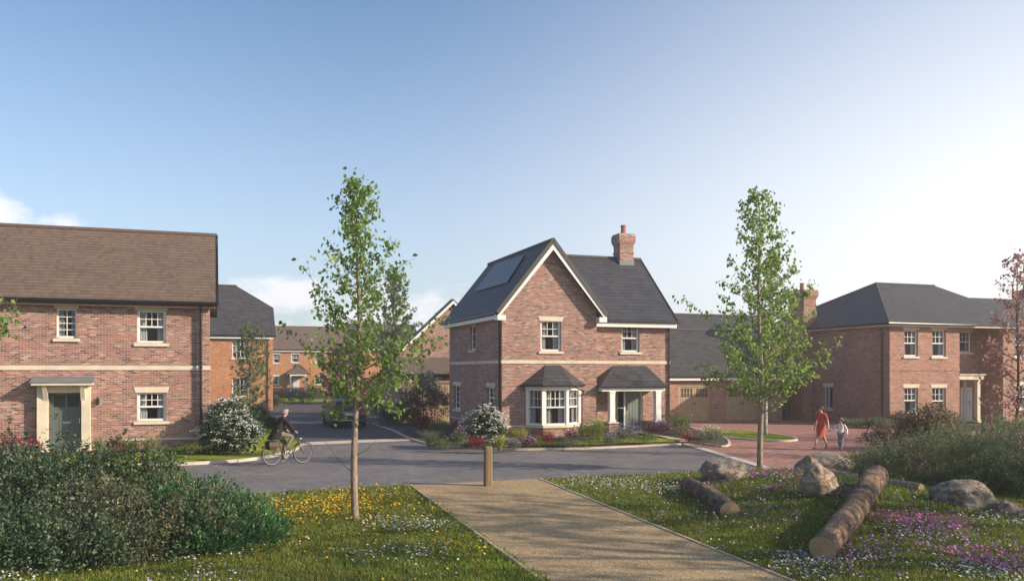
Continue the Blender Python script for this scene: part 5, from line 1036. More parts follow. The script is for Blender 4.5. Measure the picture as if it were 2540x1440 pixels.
for k, (q, nm, cols, lab) in enumerate([(big, 'meadow_grass', [(.07, .12, .014), (.12, .19, .025), (.17, .24, .04), (.24, .28, .06)], 'short green meadow grass on both sides of the gravel path'),
                       (~big, 'meadow_grass', [(.10, .11, .02), (.17, .16, .035), (.22, .18, .06), (.11, .14, .025)], 'olive and straw toned grass mixed through the meadow')]):
    qq = q if k == 0 else q & (g5.random(len(x)) < .35 + 1.2 * (hn(x, y, .6, 4) - .3))
    o = blades(nm, np.stack([x, y, zz_], 1)[qq], hgt[qq], .011 + .0004 * y[qq], gmat('grass_blades', cols), lean=.6, g=g5); tag(o, lab, 'grass', kind='stuff')
# tufts along the back of the meadow and under the hedges
tx, ty = scatter(26000, g5); k = hn(tx, ty, .9, 7) > .58; tx, ty = tx[k], ty[k]
o = blades('tall_grass', np.stack([tx, ty, mound(tx, ty)], 1), .17, .010, gmat('tall_grass_blades', [(.06, .10, .02), (.12, .15, .04), (.18, .18, .07)]), lean=.7, g=g5); tag(o, 'taller loose grass tufts scattered through the meadow', 'grass', kind='stuff')
def flowers(n, size, m, hgt, dens, g, name, label, k=5):
    X, Y = scatter(n * 7, g); w_ = dens(X, Y); q = g.random(len(X)) < w_; X, Y = X[q][:n], Y[q][:n]; h = hgt * g.uniform(.6, 1.3, len(X)); Pc = np.stack([X, Y, mound(X, Y) + h], 1)
    # k petals round a tilted centre
    nrm = g.normal(size=(len(X), 3)) * .45; nrm[:, 2] = 1; nrm = unit(nrm); u = unit(np.cross(nrm, g.normal(size=nrm.shape))); v = np.cross(nrm, u); r_ = (size * g.uniform(.6, 1.25, len(X)) * .5)[:, None]
    V = [Pc - nrm * r_ * .25]
    for i in range(k * 2):
        a = math.pi * i / k; rr = r_ * (1 if i % 2 == 0 else .62); V.append(Pc + u * rr * math.cos(a) + v * rr * math.sin(a))
    V = np.stack(V, 1).reshape(-1, 3); n1 = k * 2 + 1; i0 = np.arange(len(X))[:, None] * n1
    Fc = np.concatenate([i0 + np.array([[0, 1 + i, 1 + (i + 1) % (k * 2)]]) for i in range(k * 2)]); o = np_mesh(name, V, Fc, m); return tag(o, label, 'flowers', kind='stuff')
patch = lambda X, Y, cx, cy, rx, ry: np.exp(-((X - cx) / rx) ** 2 - ((Y - cy) / ry) ** 2)
cl = lambda X, Y, s, ph: np.clip((hn(X, Y, s, ph) - .42) * 3.2, .04, 1)
flowers(8500, .043, PM['white'], .085, lambda X, Y: .55 * cl(X, Y, 1.7, 2) * cl(X, Y, .55, 5) + .6 * patch(X, Y, 2.6, 22.6, 1.9, 1.6), g5, 'white_flowers', 'white daisy like flowers sprinkled through the meadow grass')
flowers(2600, .042, PM['pale'], .08, lambda X, Y: .6 * cl(X, Y, 1.4, 8) * cl(X, Y, .5, 1) * (X < 3.5), g5, 'pale_flowers', 'pale blue white flowers in drifts on the shaded grass')
flowers(6500, .055, PM['yellow'], .12, lambda X, Y: patch(X, Y, -3.7, 19.2, 1.25, 1.7) * 1.1 + .45 * patch(X, Y, -1.2, 14.3, .9, .4) * cl(X, Y, 2, 3) + .012 * (X < 0), g5, 'yellow_flowers', 'drift of golden yellow flowers around the left young tree')
flowers(9000, .052, PM['pink'], .14, lambda X, Y: 1.3 * (patch(X, Y, 5.9, 20.4, 1.1, 2.0) + patch(X, Y, 7.3, 15.6, 1.1, 1.7) + .7 * patch(X, Y, 6.6, 12.9, 1.0, .8)) * cl(X, Y, 1.9, 6), g5, 'magenta_flowers', 'magenta flowers on the mound around the logs and boulders')
flowers(5000, .048, PM['lilac'], .13, lambda X, Y: (.9 * patch(X, Y, 6.0, 19.0, 2.2, 3.0) + .8 * patch(X, Y, 6.5, 14.0, 2.0, 1.5)) * cl(X, Y, 1.2, 9), g5, 'lilac_flowers', 'lilac flowers mixed with the magenta ones on the mound')
# ------------------------------------------------------------------ boulders, logs, post
from mathutils import noise as mn
def boulder(label, c, r, rz, seed, m='rock'):
    bm = bmesh.new(); bmesh.ops.create_icosphere(bm, subdivisions=5, radius=1); off = Vector((seed * 3.1, seed * 1.7, seed * .9))
    pl_ = [Vector(v).normalized() for v in np.random.default_rng(seed).normal(size=(13, 3))]; cut = [random.Random(seed * 20 + i).uniform(.72, .95) for i in range(13)]
    for v in bm.verts:
        p = v.co.normalized(); rad = 1 + .16 * mn.noise(p * 1.3 + off)
        for q, k in zip(pl_, cut):
            d = p.dot(q)
            if d > .05: rad = min(rad, k / d)
        rad += .05 * mn.noise(p * 4 + off) + .022 * mn.noise(p * 11 + off) + .012 * mn.noise(p * 26 + off); v.co = Vector((p.x * rad * r[0], p.y * rad * r[1], p.z * rad * r[2]))
    me = bpy.data.meshes.new('boulder'); bm.to_mesh(me); bm.free(); me.polygons.foreach_set('use_smooth', [True] * len(me.polygons)); me.materials.append(M[m])
    o = bpy.data.objects.new('boulder', me); C.objects.link(o); o.location = c; o.rotation_euler = (0, 0, rz); return tag(o, label, 'boulder')
boulder('broad brown boulder behind the small log, left of the right hand young tree', (5.45, 22.1, .30), (.74, .56, .52), .3, 3)
boulder('long low boulder beside the red drive, farthest back on the mound', (8.75, 24.2, .30), (.86, .5, .42), 0.1, 5)
boulder('small yellowish boulder at the left end of the long low boulder', (8.15, 23.6, .38), (.32, .3, .36), .5, 8, 'rock_w')
boulder('pinkish upright boulder in the magenta flowers between the two logs', (6.52, 18.4, .60), (.43, .42, .46), 1.1, 9, 'rock_w')
boulder('large grey boulder at the right with a rounded top', (9.3, 17.8, .27), (.68, .55, .52), -.5, 12)
boulder('low tan stone tucked against the right end of the large grey boulder', (9.85, 17.15, .12), (.36, .34, .34), .2, 15, 'rock_w')
def log(label, a, b, ra, rb, seed, m='bark_log', knots=()):
    a, b = Vector(a), Vector(b); ax = b - a; L = ax.length; n, k = 32, 70; rings = []
    for i in range(k + 1):
        t = i / k; r_ = ra + (rb - ra) * t; ring = []; c = Vector((t * L, .035 * math.sin(t * 4 + seed * 2), .03 * math.sin(t * 5 + seed)))
        for j in range(n):
            an = 2 * math.pi * j / n; cy_, cz_ = math.cos(an), math.sin(an)
            q = r_ * (1 + .08 * mn.noise(Vector((t * L * .7 + seed, cy_ * 1.1, cz_ * 1.1))) + .04 * mn.noise(Vector((t * L * 1.6, cy_ * 4 + seed, cz_ * 4))) + .03 * mn.noise(Vector((t * L * 4, cy_ * 11, cz_ * 11 + seed))))
            for kt, ka, kr in knots:
                dd = ((t - kt) * L) ** 2 + (r_ * (math.atan2(math.sin(an - ka), math.cos(an - ka)))) ** 2; q += kr * math.exp(-dd / .010)
            ring.append(c + Vector((0, cy_, cz_)) * q)
        rings.append(ring)
    mb = MB(); mb.loft(rings, cap=False); o = mb.build('log', M[m], None, tuple(a), smooth=True, uv=False); o.rotation_euler = ax.to_track_quat('X', 'Z').to_euler(); tag(o, label, 'log')
    for ring in (rings[0], rings[-1]):
        cc = sum(ring, Vector()) / n; s_g = -1 if ring is rings[0] else 1; d = Vector((1, 0, 0)); mb = MB(); mb.v = [tuple(cc + d * s_g * .012)] + [tuple(cc + (p - cc) * .985 + d * s_g * .006) for p in ring]; mb.f = [(0, 1 + j, 1 + (j + 1) % n) for j in range(n)]; mb.build('cut_end', M['cut'], o, uv=False)
    return o
log('long thick fallen log with knots lying up the flowery mound', (4.83, 13.5, .20), (8.15, 19.2, .66), .205, .25, 2.0, knots=((.25, .6, .06), (.45, 1.8, .05), (.62, .4, .08), (.8, 2.2, .09), (.93, .5, .1), (.7, 1.4, .05)))
log('short straight log with pale sawn end, nearest the path', (4.36, 17.35, .20), (4.35, 21.1, .22), .205, .20, 5.0)
log('thin pale pole lying between the long log and the large grey boulder', (7.9, 22.6, .45), (9.1, 19.2, .38), .085, .09, 9.0, 'bark')
px_, py_ = G(1210, 1206); m = MB(); hw = .112; rg = []
for z, s in ((-.2, 1), (.02, 1), (.3, .985), (.7, .975), (.97, .96), (1.02, .9), (1.04, .82)):
    r_ = []
    for k in range(16):
        a = math.pi * 2 * (k + .5) / 16; q = 1 / max(abs(math.cos(a)), abs(math.sin(a))) ** .72; r_.append((hw * s * q * math.cos(a) + .004 * math.sin(z * 9), hw * s * q * math.sin(a), z))
    rg.append(r_)
m.loft(rg); post = m.build('bollard_post', M['post_wood'], None, (px_, py_ + .1, 0), R(14), uv=False); tag(post, 'weathered square timber post at the far end of the gravel path', 'post')
#HAZE
hz_ = MB(); hz_.box(-70, 70, -8, 135, -1.0, 14.0); hzo = hz_.build('haze', bpy.data.materials.new('haze_air'), None, uv=False); hzo['kind'] = 'stuff'
hm = hzo.data.materials[0]; hm.use_nodes = True; hn_ = hm.node_tree; hn_.nodes.clear(); pv = N(hn_, 'ShaderNodeVolumePrincipled'); pv.inputs['Color'].default_value = (1, .93, .86, 1); pv.inputs['Density'].default_value = .0016; pv.inputs['Anisotropy'].default_value = .45
ho = N(hn_, 'ShaderNodeOutputMaterial'); hn_.links.new(pv.outputs[0], ho.inputs['Volume'])
#PART3
# ------------------------------------------------------------------ people, bicycle, car
M['skin'] = simple('skin', (.52, .32, .22), .55, .06, 6, 0); M['dress'] = simple('red_dress_cloth', (.42, .055, .045), .8, .12, 5, .3, 30)
M['coat'] = simple('dark_coat_cloth', (.009, .008, .008), .9, .3, 6, .3, 40); M['trouser'] = simple('khaki_cloth', (.17, .14, .10), .85, .15, 6, .3, 40)
M['gtrouser'] = simple('grey_cloth', (.16, .17, .19), .85, .15, 6, .3, 40); M['shirt'] = simple('white_jersey', (.66, .66, .70), .8, .06, 6, .3, 40)
M['hair'] = simple('dark_brown_hair', (.045, .024, .016), .6, .3, 30, .3); M['hair2'] = simple('auburn_hair', (.14, .065, .03), .6, .3, 30, .3); M['grey_hair'] = simple('pale_grey_hair', (.30, .27, .23), .7, .2, 30, .3)
M['shoe'] = simple('brown_shoe', (.07, .045, .03), .6, .2, 5, 0); M['eye'] = simple('eye', (.03, .025, .02), .3, .1, 5, 0); M['lip'] = simple('lip', (.35, .12, .10), .5, .1, 5, 0)
M['rubber'] = simple('rubber', (.018, .018, .018), .8, .2, 5, 0); M['bag'] = simple('burgundy_canvas', (.055, .018, .016), .85, .25, 6, .2)
def skin(name, J, E, m, parent, root=None, sub=2, extra=None):
    """J: name -> (x,y,z, rx[, ry]); E: edges; grows one smooth surface with a Skin modifier and bakes it"""
    ks = list(J); me = bpy.data.meshes.new(name); me.from_pydata([J[k][:3] for k in ks], [(ks.index(a), ks.index(b)) for a, b in E], []); o = bpy.data.objects.new(name, me); C.objects.link(o)
    md = o.modifiers.new('skin', 'SKIN'); md.use_smooth_shade = True; md.branch_smoothing = .3
    for i, k in enumerate(ks):
        q = J[k]; sv = me.skin_vertices[0].data[i]; sv.radius = (q[3], q[4] if len(q) > 4 else q[3]); sv.use_root = (k == (root or ks[0]))
    s2 = o.modifiers.new('sub', 'SUBSURF'); s2.levels = sub; s2.render_levels = sub
    dg = bpy.context.evaluated_depsgraph_get(); nm = bpy.data.meshes.new_from_object(o.evaluated_get(dg)); bpy.data.objects.remove(o); bpy.data.meshes.remove(me); nm.name = name
    nm.materials.clear(); nm.materials.append(m); nm.polygons.foreach_set('use_smooth', [True] * len(nm.polygons)); o = bpy.data.objects.new(name, nm); C.objects.link(o); o.parent = parent; return o
def V3(*a): return Vector(a)
def figure(J0, S, grip=0.0):
    """adds hands, feet and head joints around given main joints (dict of Vectors), returns joints and edges; S scales radii"""
    J, E = {}, []
    def put(k, p, r, r2=None): J[k] = (p[0], p[1], p[2], r * S, (r2 or r) * S)
    pel, ch, nk, hd = J0['pelvis'], J0['chest'], J0['neck'], J0['head']; put('pelvis', pel, .115, .13); put('waist', pel.lerp(ch, .45), .095, .115); put('chest', ch, .105, .145); put('neck', nk, .05)
    f = J0['face']; up = (hd - nk).normalized(); hs = .115 * S if S > .8 else .12 * S * 1.12
    put('jaw', hd - up * hs * .55 + f * hs * .28, .052 if S > .8 else .062); put('skull', hd, .078, .085) ; put('crown', hd + up * hs * .55 - f * hs * .08, .068, .072); put('nose', hd + f * hs * .92 - up * hs * .12, .013)
    E += [('pelvis', 'waist'), ('waist', 'chest'), ('chest', 'neck'), ('neck', 'jaw'), ('jaw', 'skull'), ('skull', 'crown'), ('skull', 'nose')]
    side = up.cross(f).normalized()
    for s, sg in (('l', 1), ('r', -1)):
        put('ear' + s, hd + side * sg * hs * .80, .016); E.append(('skull', 'ear' + s))
        sh, el, wr = J0['sh' + s], J0['el' + s], J0['wr' + s]; put('sh' + s, sh, .052); put('el' + s, el, .038); put('fo' + s, el.lerp(wr, .35), .036); put('wr' + s, wr, .024)
        E += [('chest', 'sh' + s), ('sh' + s, 'el' + s), ('el' + s, 'fo' + s), ('fo' + s, 'wr' + s)]
        hdir = J0.get('hd' + s, (wr - el).normalized()).normalized(); palm_n = J0.get('pn' + s, Vector((0, -sg, 0))); ac = hdir.cross(palm_n).normalized(); pm = wr + hdir * .055 * S; put('palm' + s, pm, .026, .02); E.append(('wr' + s, 'palm' + s))
        for i in range(4):
            o = ac * (.027 - i * .018) * S; L = (.078, .086, .08, .062)[i] * S; k0 = pm + hdir * .03 * S + o; cur = J0.get('curl' + s, .5)
            k1 = k0 + (hdir * math.cos(cur) + palm_n * math.sin(cur)) * L * .5; k2 = k1 + (hdir * math.cos(cur * 2.4) + palm_n * math.sin(cur * 2.4)) * L * .5
            for n_, p, r in (('a', k0, .0105), ('b', k1, .0088), ('c', k2, .007)): put(f'f{i}{n_}{s}', p, r)
            E += [('palm' + s, f'f{i}a{s}'), (f'f{i}a{s}', f'f{i}b{s}'), (f'f{i}b{s}', f'f{i}c{s}')]
        t0 = wr + hdir * .025 * S + ac * .028 * S; t1 = t0 + (hdir * .6 + ac * .5 + palm_n * .3) * .05 * S
        put('t0' + s, t0, .012); put('t1' + s, t1, .009); E += [('wr' + s, 't0' + s), ('t0' + s, 't1' + s)]
        hp, kn, an = J0['hp' + s], J0['kn' + s], J0['an' + s]; put('hp' + s, hp, .085); put('kn' + s, kn, .053); put('ca' + s, kn.lerp(an, .3) - J0['fwd'] * .012, .053); put('an' + s, an, .032)
        toe = an + J0.get('toe' + s, J0['fwd'] * .15 * S + V3(0, 0, -.05 * S)); put('toe' + s, toe, .026); put('ball' + s, an.lerp(toe, .6) + V3(0, 0, -.012 * S), .034)
        E += [('pelvis', 'hp' + s), ('hp' + s, 'kn' + s), ('kn' + s, 'ca' + s), ('ca' + s, 'an' + s), ('an' + s, 'ball' + s), ('ball' + s, 'toe' + s)]
    return J, E
def sub(J, E, keep, grow=.012, over={}):
    K = {k: tuple(J[k][:3]) + (J[k][3] + grow, J[k][4] + grow) for k in keep}
    for k, v in over.items(): K[k] = v
    return K, [e for e in E if e[0] in K and e[1] in K]
def head_bits(J0, S, e, hair, hm, style):
    hd, nk, f = J0['head'], J0['neck'], J0['face']; up = (hd - nk).normalized(); side = up.cross(f).normalized(); R0 = .10 * S if S > .8 else .122 * S
    mb = MB()
    for sg in (-1, 1): c = hd + f * R0 * .80 + side * sg * R0 * .33 + up * R0 * .02; mb = MB(); mb.ball(c, .011 * S, 8, 5); mb.build('eye', M['eye'], e, uv=False, smooth=True)
    c = hd + f * R0 * .80 - up * R0 * .52; MB().ball(c, (.017 * S, .017 * S, .007 * S), 8, 5).build('mouth', M['lip'], e, uv=False, smooth=True)
    bm = bmesh.new(); bmesh.ops.create_icosphere(bm, subdivisions=4, radius=1)
    for v in list(bm.verts):
        p = v.co.normalized(); q = f * p.x + side * p.y + up * p.z; r_ = R0 * 1.13 * (1 + .035 * math.sin(p.y * 34 + p.z * 5) + .02 * math.sin(p.x * 29)); v.co = hd + up * R0 * .16 - f * R0 * .10 + q * r_ * (1.0 if style != 'bun' else .98)
        v.index; v.select = (p.x > .50 and p.z < .50) or (p.z < -.55) or (p.x > .1 and p.z < -.25)
    bmesh.ops.delete(bm, geom=[v for v in bm.verts if v.select], context='VERTS'); me = bpy.data.meshes.new('hair'); bm.to_mesh(me); bm.free(); me.materials.append(M[hm]); me.polygons.foreach_set('use_smooth', [True] * len(me.polygons))
    o = bpy.data.objects.new('hair', me); C.objects.link(o); o.parent = e; sm = o.modifiers.new('thick', 'SOLIDIFY'); sm.thickness = .012 * S; sm.offset = 0
    if style == 'bun': MB().ball(hd - f * R0 * 1.0 + up * R0 * .15, (.05, .045, .05), 10, 7).build('hair_bun', M[hm], o, uv=False, smooth=True)
def ring(cx, cy, z, rx, ry, n=20, w=0, k=3, ph=0): return [(cx + rx * math.cos(a) * (1 + w * math.sin(k * a + ph)), cy + ry * math.sin(a) * (1 + w * math.sin(k * a + ph)), z) for a in np.linspace(0, 2 * math.pi, n + 1)[:-1]]
# woman in a red dress
wx, wy = 11.83, 33.0
wo = empty('person', (wx, wy, .012), R(222), 'woman in a red knee length dress walking hand in hand across the red drive', 'person'); fw = V3(1, 0, 0)
hand = V3(.10, .40, .70)
J0 = dict(fwd=fw, pelvis=V3(0, 0, .93), chest=V3(.02, 0, 1.28), neck=V3(.03, 0, 1.42), head=V3(.07, .01, 1.545), face=V3(.93, .15, -.36).normalized(),
          shl=V3(.02, .160, 1.36), ell=V3(-.03, .25, 1.06), wrl=V3(.07, .33, .83), hdl=V3(.12, .35, -.9), pnl=V3(-.2, -1, 0), curll=.7, shr=V3(.02, -.160, 1.36), elr=V3(-.08, -.22, 1.08), wrr=V3(.03, -.27, .85), hdr=V3(.2, 0, -1), pnr=V3(0, 1, 0), curlr=.45,
          hpl=V3(0, .085, .90), knl=V3(.10, .08, .50), anl=V3(-.10, .07, .115), toel=V3(.13, 0, -.075), hpr=V3(0, -.085, .90), knr=V3(.20, -.07, .50), anr=V3(.36, -.06, .085), toer=V3(.15, 0, .0))
J0['anl'], J0['knl'] = V3(-.30, .07, .14), V3(-.02, .08, .50); J0['toel'] = V3(.12, 0, -.10)
J, E = figure(J0, 1.0); skin('body', J, E, M['skin'], wo)
d = MB(); d.loft([ring(.08, 0, .50, .185, .145, w=.07, k=5), ring(.05, 0, .60, .18, .155, w=.05, k=5), ring(.02, 0, .78, .165, .172, w=.03, k=4), ring(.0, 0, .93, .15, .172), ring(.01, 0, 1.06, .118, .132), ring(.025, 0, 1.16, .12, .14), ring(.03, 0, 1.27, .125, .155), ring(.025, 0, 1.355, .095, .165), ring(.02, 0, 1.41, .06, .10)], cap=False)
dr_ = d.build('dress', M['dress'], wo, uv=False, smooth=True)
for s, sg in (('l', 1), ('r', -1)): a, b = J0['sh' + s], J0['el' + s]; MB().tube([a + V3(0, -sg * .04, .015), a.lerp(b, .25), a.lerp(b, .72)], [.06, .060, .056], 12, False).build('sleeve', M['dress'], dr_, uv=False, smooth=True)
MB().loft([ring(.01, 0, 1.05, .123, .137), ring(.012, 0, 1.09, .124, .138)], cap=False).build('belt', M['dress'], dr_, uv=False, smooth=True)
for s in 'lr': K, e2 = sub(J, E, ['an' + s, 'ball' + s, 'toe' + s], .009, {'an' + s: (*(Vector(J['an' + s][:3]) - V3(0.02, 0, .03)), .036, .036)}); skin('shoe', K, e2, M['shoe'], wo, sub=1)
head_bits(J0, 1.0, wo, 'hair', 'hair', 'bun')
# child in a white top
wo2 = Vector((math.cos(R(222)) * hand.x - math.sin(R(222)) * hand.y + wx, math.sin(R(222)) * hand.x + math.cos(R(222)) * hand.y + wy))
ca = R(236); kx, ky = wo2.x + .36, wo2.y - .16
ch = empty('person', (kx, ky, .012), ca, 'child in a white long sleeved top and grey trousers beside the woman in red', 'person')
def tolocal(p): q = p - V3(kx, ky, 0); return V3(q.x * math.cos(ca) + q.y * math.sin(ca), -q.x * math.sin(ca) + q.y * math.cos(ca), p.z)
hl = tolocal(V3(wo2.x, wo2.y, .70)); S = .74
J0 = dict(fwd=fw, pelvis=V3(0, 0, .64), chest=V3(.01, 0, .90), neck=V3(.02, 0, 1.01), head=V3(.05, -.01, 1.135), face=V3(.93, -.25, -.1).normalized(),
          shr=V3(0, -.125, .965), elr=V3(0, -.125, .965).lerp(hl, .5) + V3(-.05, 0, -.05), wrr=hl.lerp(V3(0, -.125, .965), .16), pnr=V3(0, 1, 0), curlr=.9, shl=V3(0, .125, .965), ell=V3(-.10, .19, .78), wrl=V3(.02, .22, .62), pnl=V3(0, -1, 0), curll=.5,
          hpl=V3(0, .06, .62), knl=V3(.12, .06, .36), anl=V3(.20, .05, .075), toel=V3(.11, 0, -.02), hpr=V3(0, -.06, .62), knr=V3(.04, -.06, .35), anr=V3(-.12, -.05, .10), toer=V3(.09, 0, -.06))
J, E = figure(J0, S); skin('body', J, E, M['skin'], ch)
K, e2 = sub(J, E, ['waist', 'chest', 'shl', 'ell', 'fol', 'wrl', 'shr', 'elr', 'for', 'wrr', 'neck'], .014, {'pelvis': (0, 0, .60, .115, .135), 'neck': (.015, 0, .985, .05, .05)}); e2 = e2; skin('top', K, e2, M['shirt'], ch, 'chest')
K, e2 = sub(J, E, ['pelvis', 'hpl', 'knl', 'cal', 'anl', 'hpr', 'knr', 'car', 'anr'], .013); skin('trousers', K, e2, M['gtrouser'], ch)
for s in 'lr': K, e2 = sub(J, E, ['an' + s, 'ball' + s, 'toe' + s], .010); skin('shoe', K, e2, M['shoe'], ch, sub=1)
head_bits(J0, S, ch, 'hair', 'hair2', 'short')
# bicycle
cyx, cyy = G(675, 1155); ba_ = R(42)
bk = empty('bicycle', (cyx, cyy, .012), ba_, 'black town bicycle with mudguards and rear rack, ridden along the grey road', 'bicycle')
WR = .345
def wheel(xc):
    t = MB(); n = 40; rgs = []
    for i in range(n + 1):
        a = 2 * math.pi * i / n; rgs.append([(xc + (WR - .018 + .018 * math.cos(b)) * math.cos(a), .016 * math.sin(b), WR + (WR - .018 + .018 * math.cos(b)) * math.sin(a)) for b in np.linspace(0, 2 * math.pi, 9)[:-1]])
    w_ = MB(); rr = []
    for i in range(n + 1):
        a = 2 * math.pi * i / n; rr.append([(xc + (WR - .036 + q) * math.cos(a), yy, WR + (WR - .036 + q) * math.sin(a)) for q, yy in ((-.008, -.010), (.006, -.011), (.006, .011), (-.008, .010))])
    w_.loft(rr, cap=False); rim = w_.build('wheel', M['chrome'], bk, uv=False); t.loft(rgs, cap=False); t.build('tyre', M['rubber'], rim, uv=False, smooth=True)
    s_ = MB()
    for i in range(28):
        a = 2 * math.pi * i / 28; s_.tube([(xc + .02 * math.cos(a + .5), (-1) ** i * .025, WR + .02 * math.sin(a + .5)), (xc + (WR - .035) * math.cos(a), 0, WR + (WR - .035) * math.sin(a))], .0016, 3, False)
    s_.tube([(xc, -.05, WR), (xc, .05, WR)], .018, 8); s_.build('spokes', M['chrome'], rim, uv=False)
    g = MB(); r0 = WR + .03; pr = [Vector((xc + r0 * math.cos(a), 0, WR + r0 * math.sin(a))) for a in (np.linspace(R(20), R(190), 18) if xc == 0 else np.linspace(R(35), R(175), 16))]
    g.loft([[p + V3(0, -.026, 0), p + V3(0, .026, 0), p + V3(0, .026, 0) + (p - V3(xc, 0, WR)).normalized() * .006, p + V3(0, -.026, 0) + (p - V3(xc, 0, WR)).normalized() * .006] for p in pr]); g.build('mudguard', M['metal_dark'], bk, uv=False)
wheel(0); wheel(1.08)
bb = V3(.46, 0, .29); st = V3(.30, 0, .80); ht = V3(.86, 0, .88); hb = V3(.905, 0, .68)
m = MB(); m.tube([bb, st], .016, 8); m.tube([bb, V3(.62, 0, .42), hb], .019, 8); m.tube([st, V3(.6, 0, .66), ht - V3(-.01, 0, .06)], .015, 8); m.tube([ht, hb], .019, 8)
for sg in (-1, 1): m.tube([bb + V3(0, sg * .03, 0), (0, sg * .06, WR)], .010, 6); m.tube([st + V3(0, sg * .02, -.03), (0, sg * .06, WR)], .008, 6); m.tube([hb + V3(0, sg * .035, -.02), V3(.97, sg * .05, .52), (1.08, sg * .05, WR)], .011, 6)
m.tube([hb + V3(0, -.05, -.02), hb + V3(0, .05, -.02)], .014, 6); m.build('frame', M['metal_dark'], bk, uv=False, smooth=True)
m = MB(); m.tube([ht, V3(.835, 0, 1.02)], .013, 8); m.tube([V3(.66, -.28, 1.03), V3(.74, -.27, 1.04), V3(.86, -.17, 1.03), V3(.86, 0, 1.02), V3(.86, .17, 1.03), V3(.74, .27, 1.04), V3(.66, .28, 1.03)], .011, 8); m.build('handlebar', M['metal_dark'], bk, uv=False)
m = MB(); m.tube([st, V3(.27, 0, .90)], .012, 8); m.loft([[(.27 + a * .01 + (x - .12), y * w_, .93 + z) for a, (y, z) in zip((0,) * 6, ((-1, -.01), (-.7, .03), (.7, .03), (1, -.01), (.5, -.035), (-.5, -.035)))] for x, w_ in ((-.02, .05), (.04, .095), (.12, .07), (.2, .03), (.27, .018))]); m.build('saddle', M['shoe'], bk, uv=False)
m = MB(); m.tube([(.46, -.07, .29), (.46, .07, .29)], .02, 8); m.tube([(.46, .07, .29), (.45, .09, .125)], .010, 6); m.tube([(.46, -.07, .29), (.47, -.09, .455)], .010, 6); m.box(.40, .50, .09, .19, .11, .13); m.box(.42, .52, -.19, -.09, .445, .465); m.tube([(.46, -.055, .29), (.46, -.06, .29)], .085, 16); m.build('crank', M['chrome'], bk, uv=False)
m = MB()
for sg in (-1, 1): m.tube([(0.05, sg * .05, WR + .02), (-.02, sg * .06, .74), (.24, sg * .05, .76)], .006, 5); m.tube([(-.22, sg * .06, .745), (.24, sg * .05, .76)], .006, 5)
for i in range(5): m.tube([(-.2 + i * .09, -.06, .75), (-.2 + i * .09, .06, .75)], .005, 5)
m.build('rack', M['metal_dark'], bk, uv=False); MB().tube([(.95, 0, .80), (1.02, 0, .80)], [.03, .045], 10).build('headlamp', M['chrome'], bk, uv=False)
bgp = empty('pannier_bag', (cyx, cyy, .012), ba_, 'burgundy canvas pannier bag hanging from the rear rack of the bicycle', 'bag')
m = MB()
for sg in (-1, 1): y0, y1 = sorted((sg * .075, sg * .165)); m.loft([[(x0, y0, z), (x1, y0, z), (x1, y1, z), (x0, y1, z)] for z, x0, x1 in ((.50, -.12, .07), (.54, -.15, .10), (.70, -.17, .12), (.74, -.15, .10))])
m.box(-.15, .10, -.15, .15, .765, .785); m.build('bag_body', M['bag'], bgp, uv=False)
for sg in (-1, 1): y0, y1 = sorted((sg * .167, sg * .174)); MB().box(-.175, .125, y0, y1, .62, .755).build('flap', M['shoe'], bgp, uv=False)
# rider
cy = empty('person', (cyx, cyy, .012), ba_, 'grey haired cyclist in a long dark coat seen from behind, riding the bicycle', 'person')
J0 = dict(fwd=fw, pelvis=V3(.20, 0, 1.03), chest=V3(.34, 0, 1.38), neck=V3(.40, 0, 1.52), head=V3(.45, 0, 1.655), face=V3(.97, -.1, -.12).normalized(),
          shl=V3(.36, .19, 1.44), ell=V3(.50, .30, 1.20), wrl=V3(.64, .275, 1.085), hdl=V3(.85, -.02, -.5), pnl=V3(-.4, 0, -.9), curll=1.0, shr=V3(.36, -.19, 1.44), elr=V3(.50, -.30, 1.20), wrr=V3(.64, -.275, 1.085), hdr=V3(.85, .02, -.5), pnr=V3(-.4, 0, -.9), curlr=1.0,
          hpl=V3(.21, .09, 1.0), knl=V3(.55, .13, .66), anl=V3(.40, .14, .22), toel=V3(.15, 0, -.06), hpr=V3(.21, -.09, 1.0), knr=V3(.66, -.13, .90), anr=V3(.42, -.14, .55), toer=V3(.15, 0, -.05))
J, E = figure(J0, 1.0); skin('body', J, E, M['skin'], cy)
K, e2 = sub(J, E, ['pelvis', 'hpl', 'knl', 'cal', 'anl', 'hpr', 'knr', 'car', 'anr'], .022); skin('trousers', K, e2, M['trouser'], cy)
K, e2 = sub(J, E, ['pelvis', 'waist', 'chest', 'shl', 'ell', 'fol', 'wrl', 'shr', 'elr', 'for', 'wrr', 'neck'], .026, {'neck': (.39, 0, 1.50, .068, .068), 'pelvis': (.16, 0, 1.06, .15, .19), 'waist': (.22, 0, 1.19, .14, .175)}); coat = skin('coat', K, e2, M['coat'], cy, 'chest')
d = MB(); d.loft([ring(.06, 0, .82, .20, .235, w=.07, k=5, ph=1), ring(.09, 0, .92, .20, .225, w=.05, k=5, ph=1), ring(.16, 0, 1.05, .175, .205), ring(.22, 0, 1.20, .15, .185), ring(.27, 0, 1.32, .12, .17)], cap=False); d.build('coat_skirt', M['coat'], coat, uv=False, smooth=True)
for s in 'lr': K, e2 = sub(J, E, ['an' + s, 'ball' + s, 'toe' + s], .011); skin('shoe', K, e2, M['shoe'], cy, sub=1)
head_bits(J0, 1.0, cy, 'hair', 'grey_hair', 'short')
MB().tube([(.385, 0, 1.50), (.40, 0, 1.545)], [.075, .066], 12, False).build('collar', M['coat'], coat, uv=False, smooth=True)
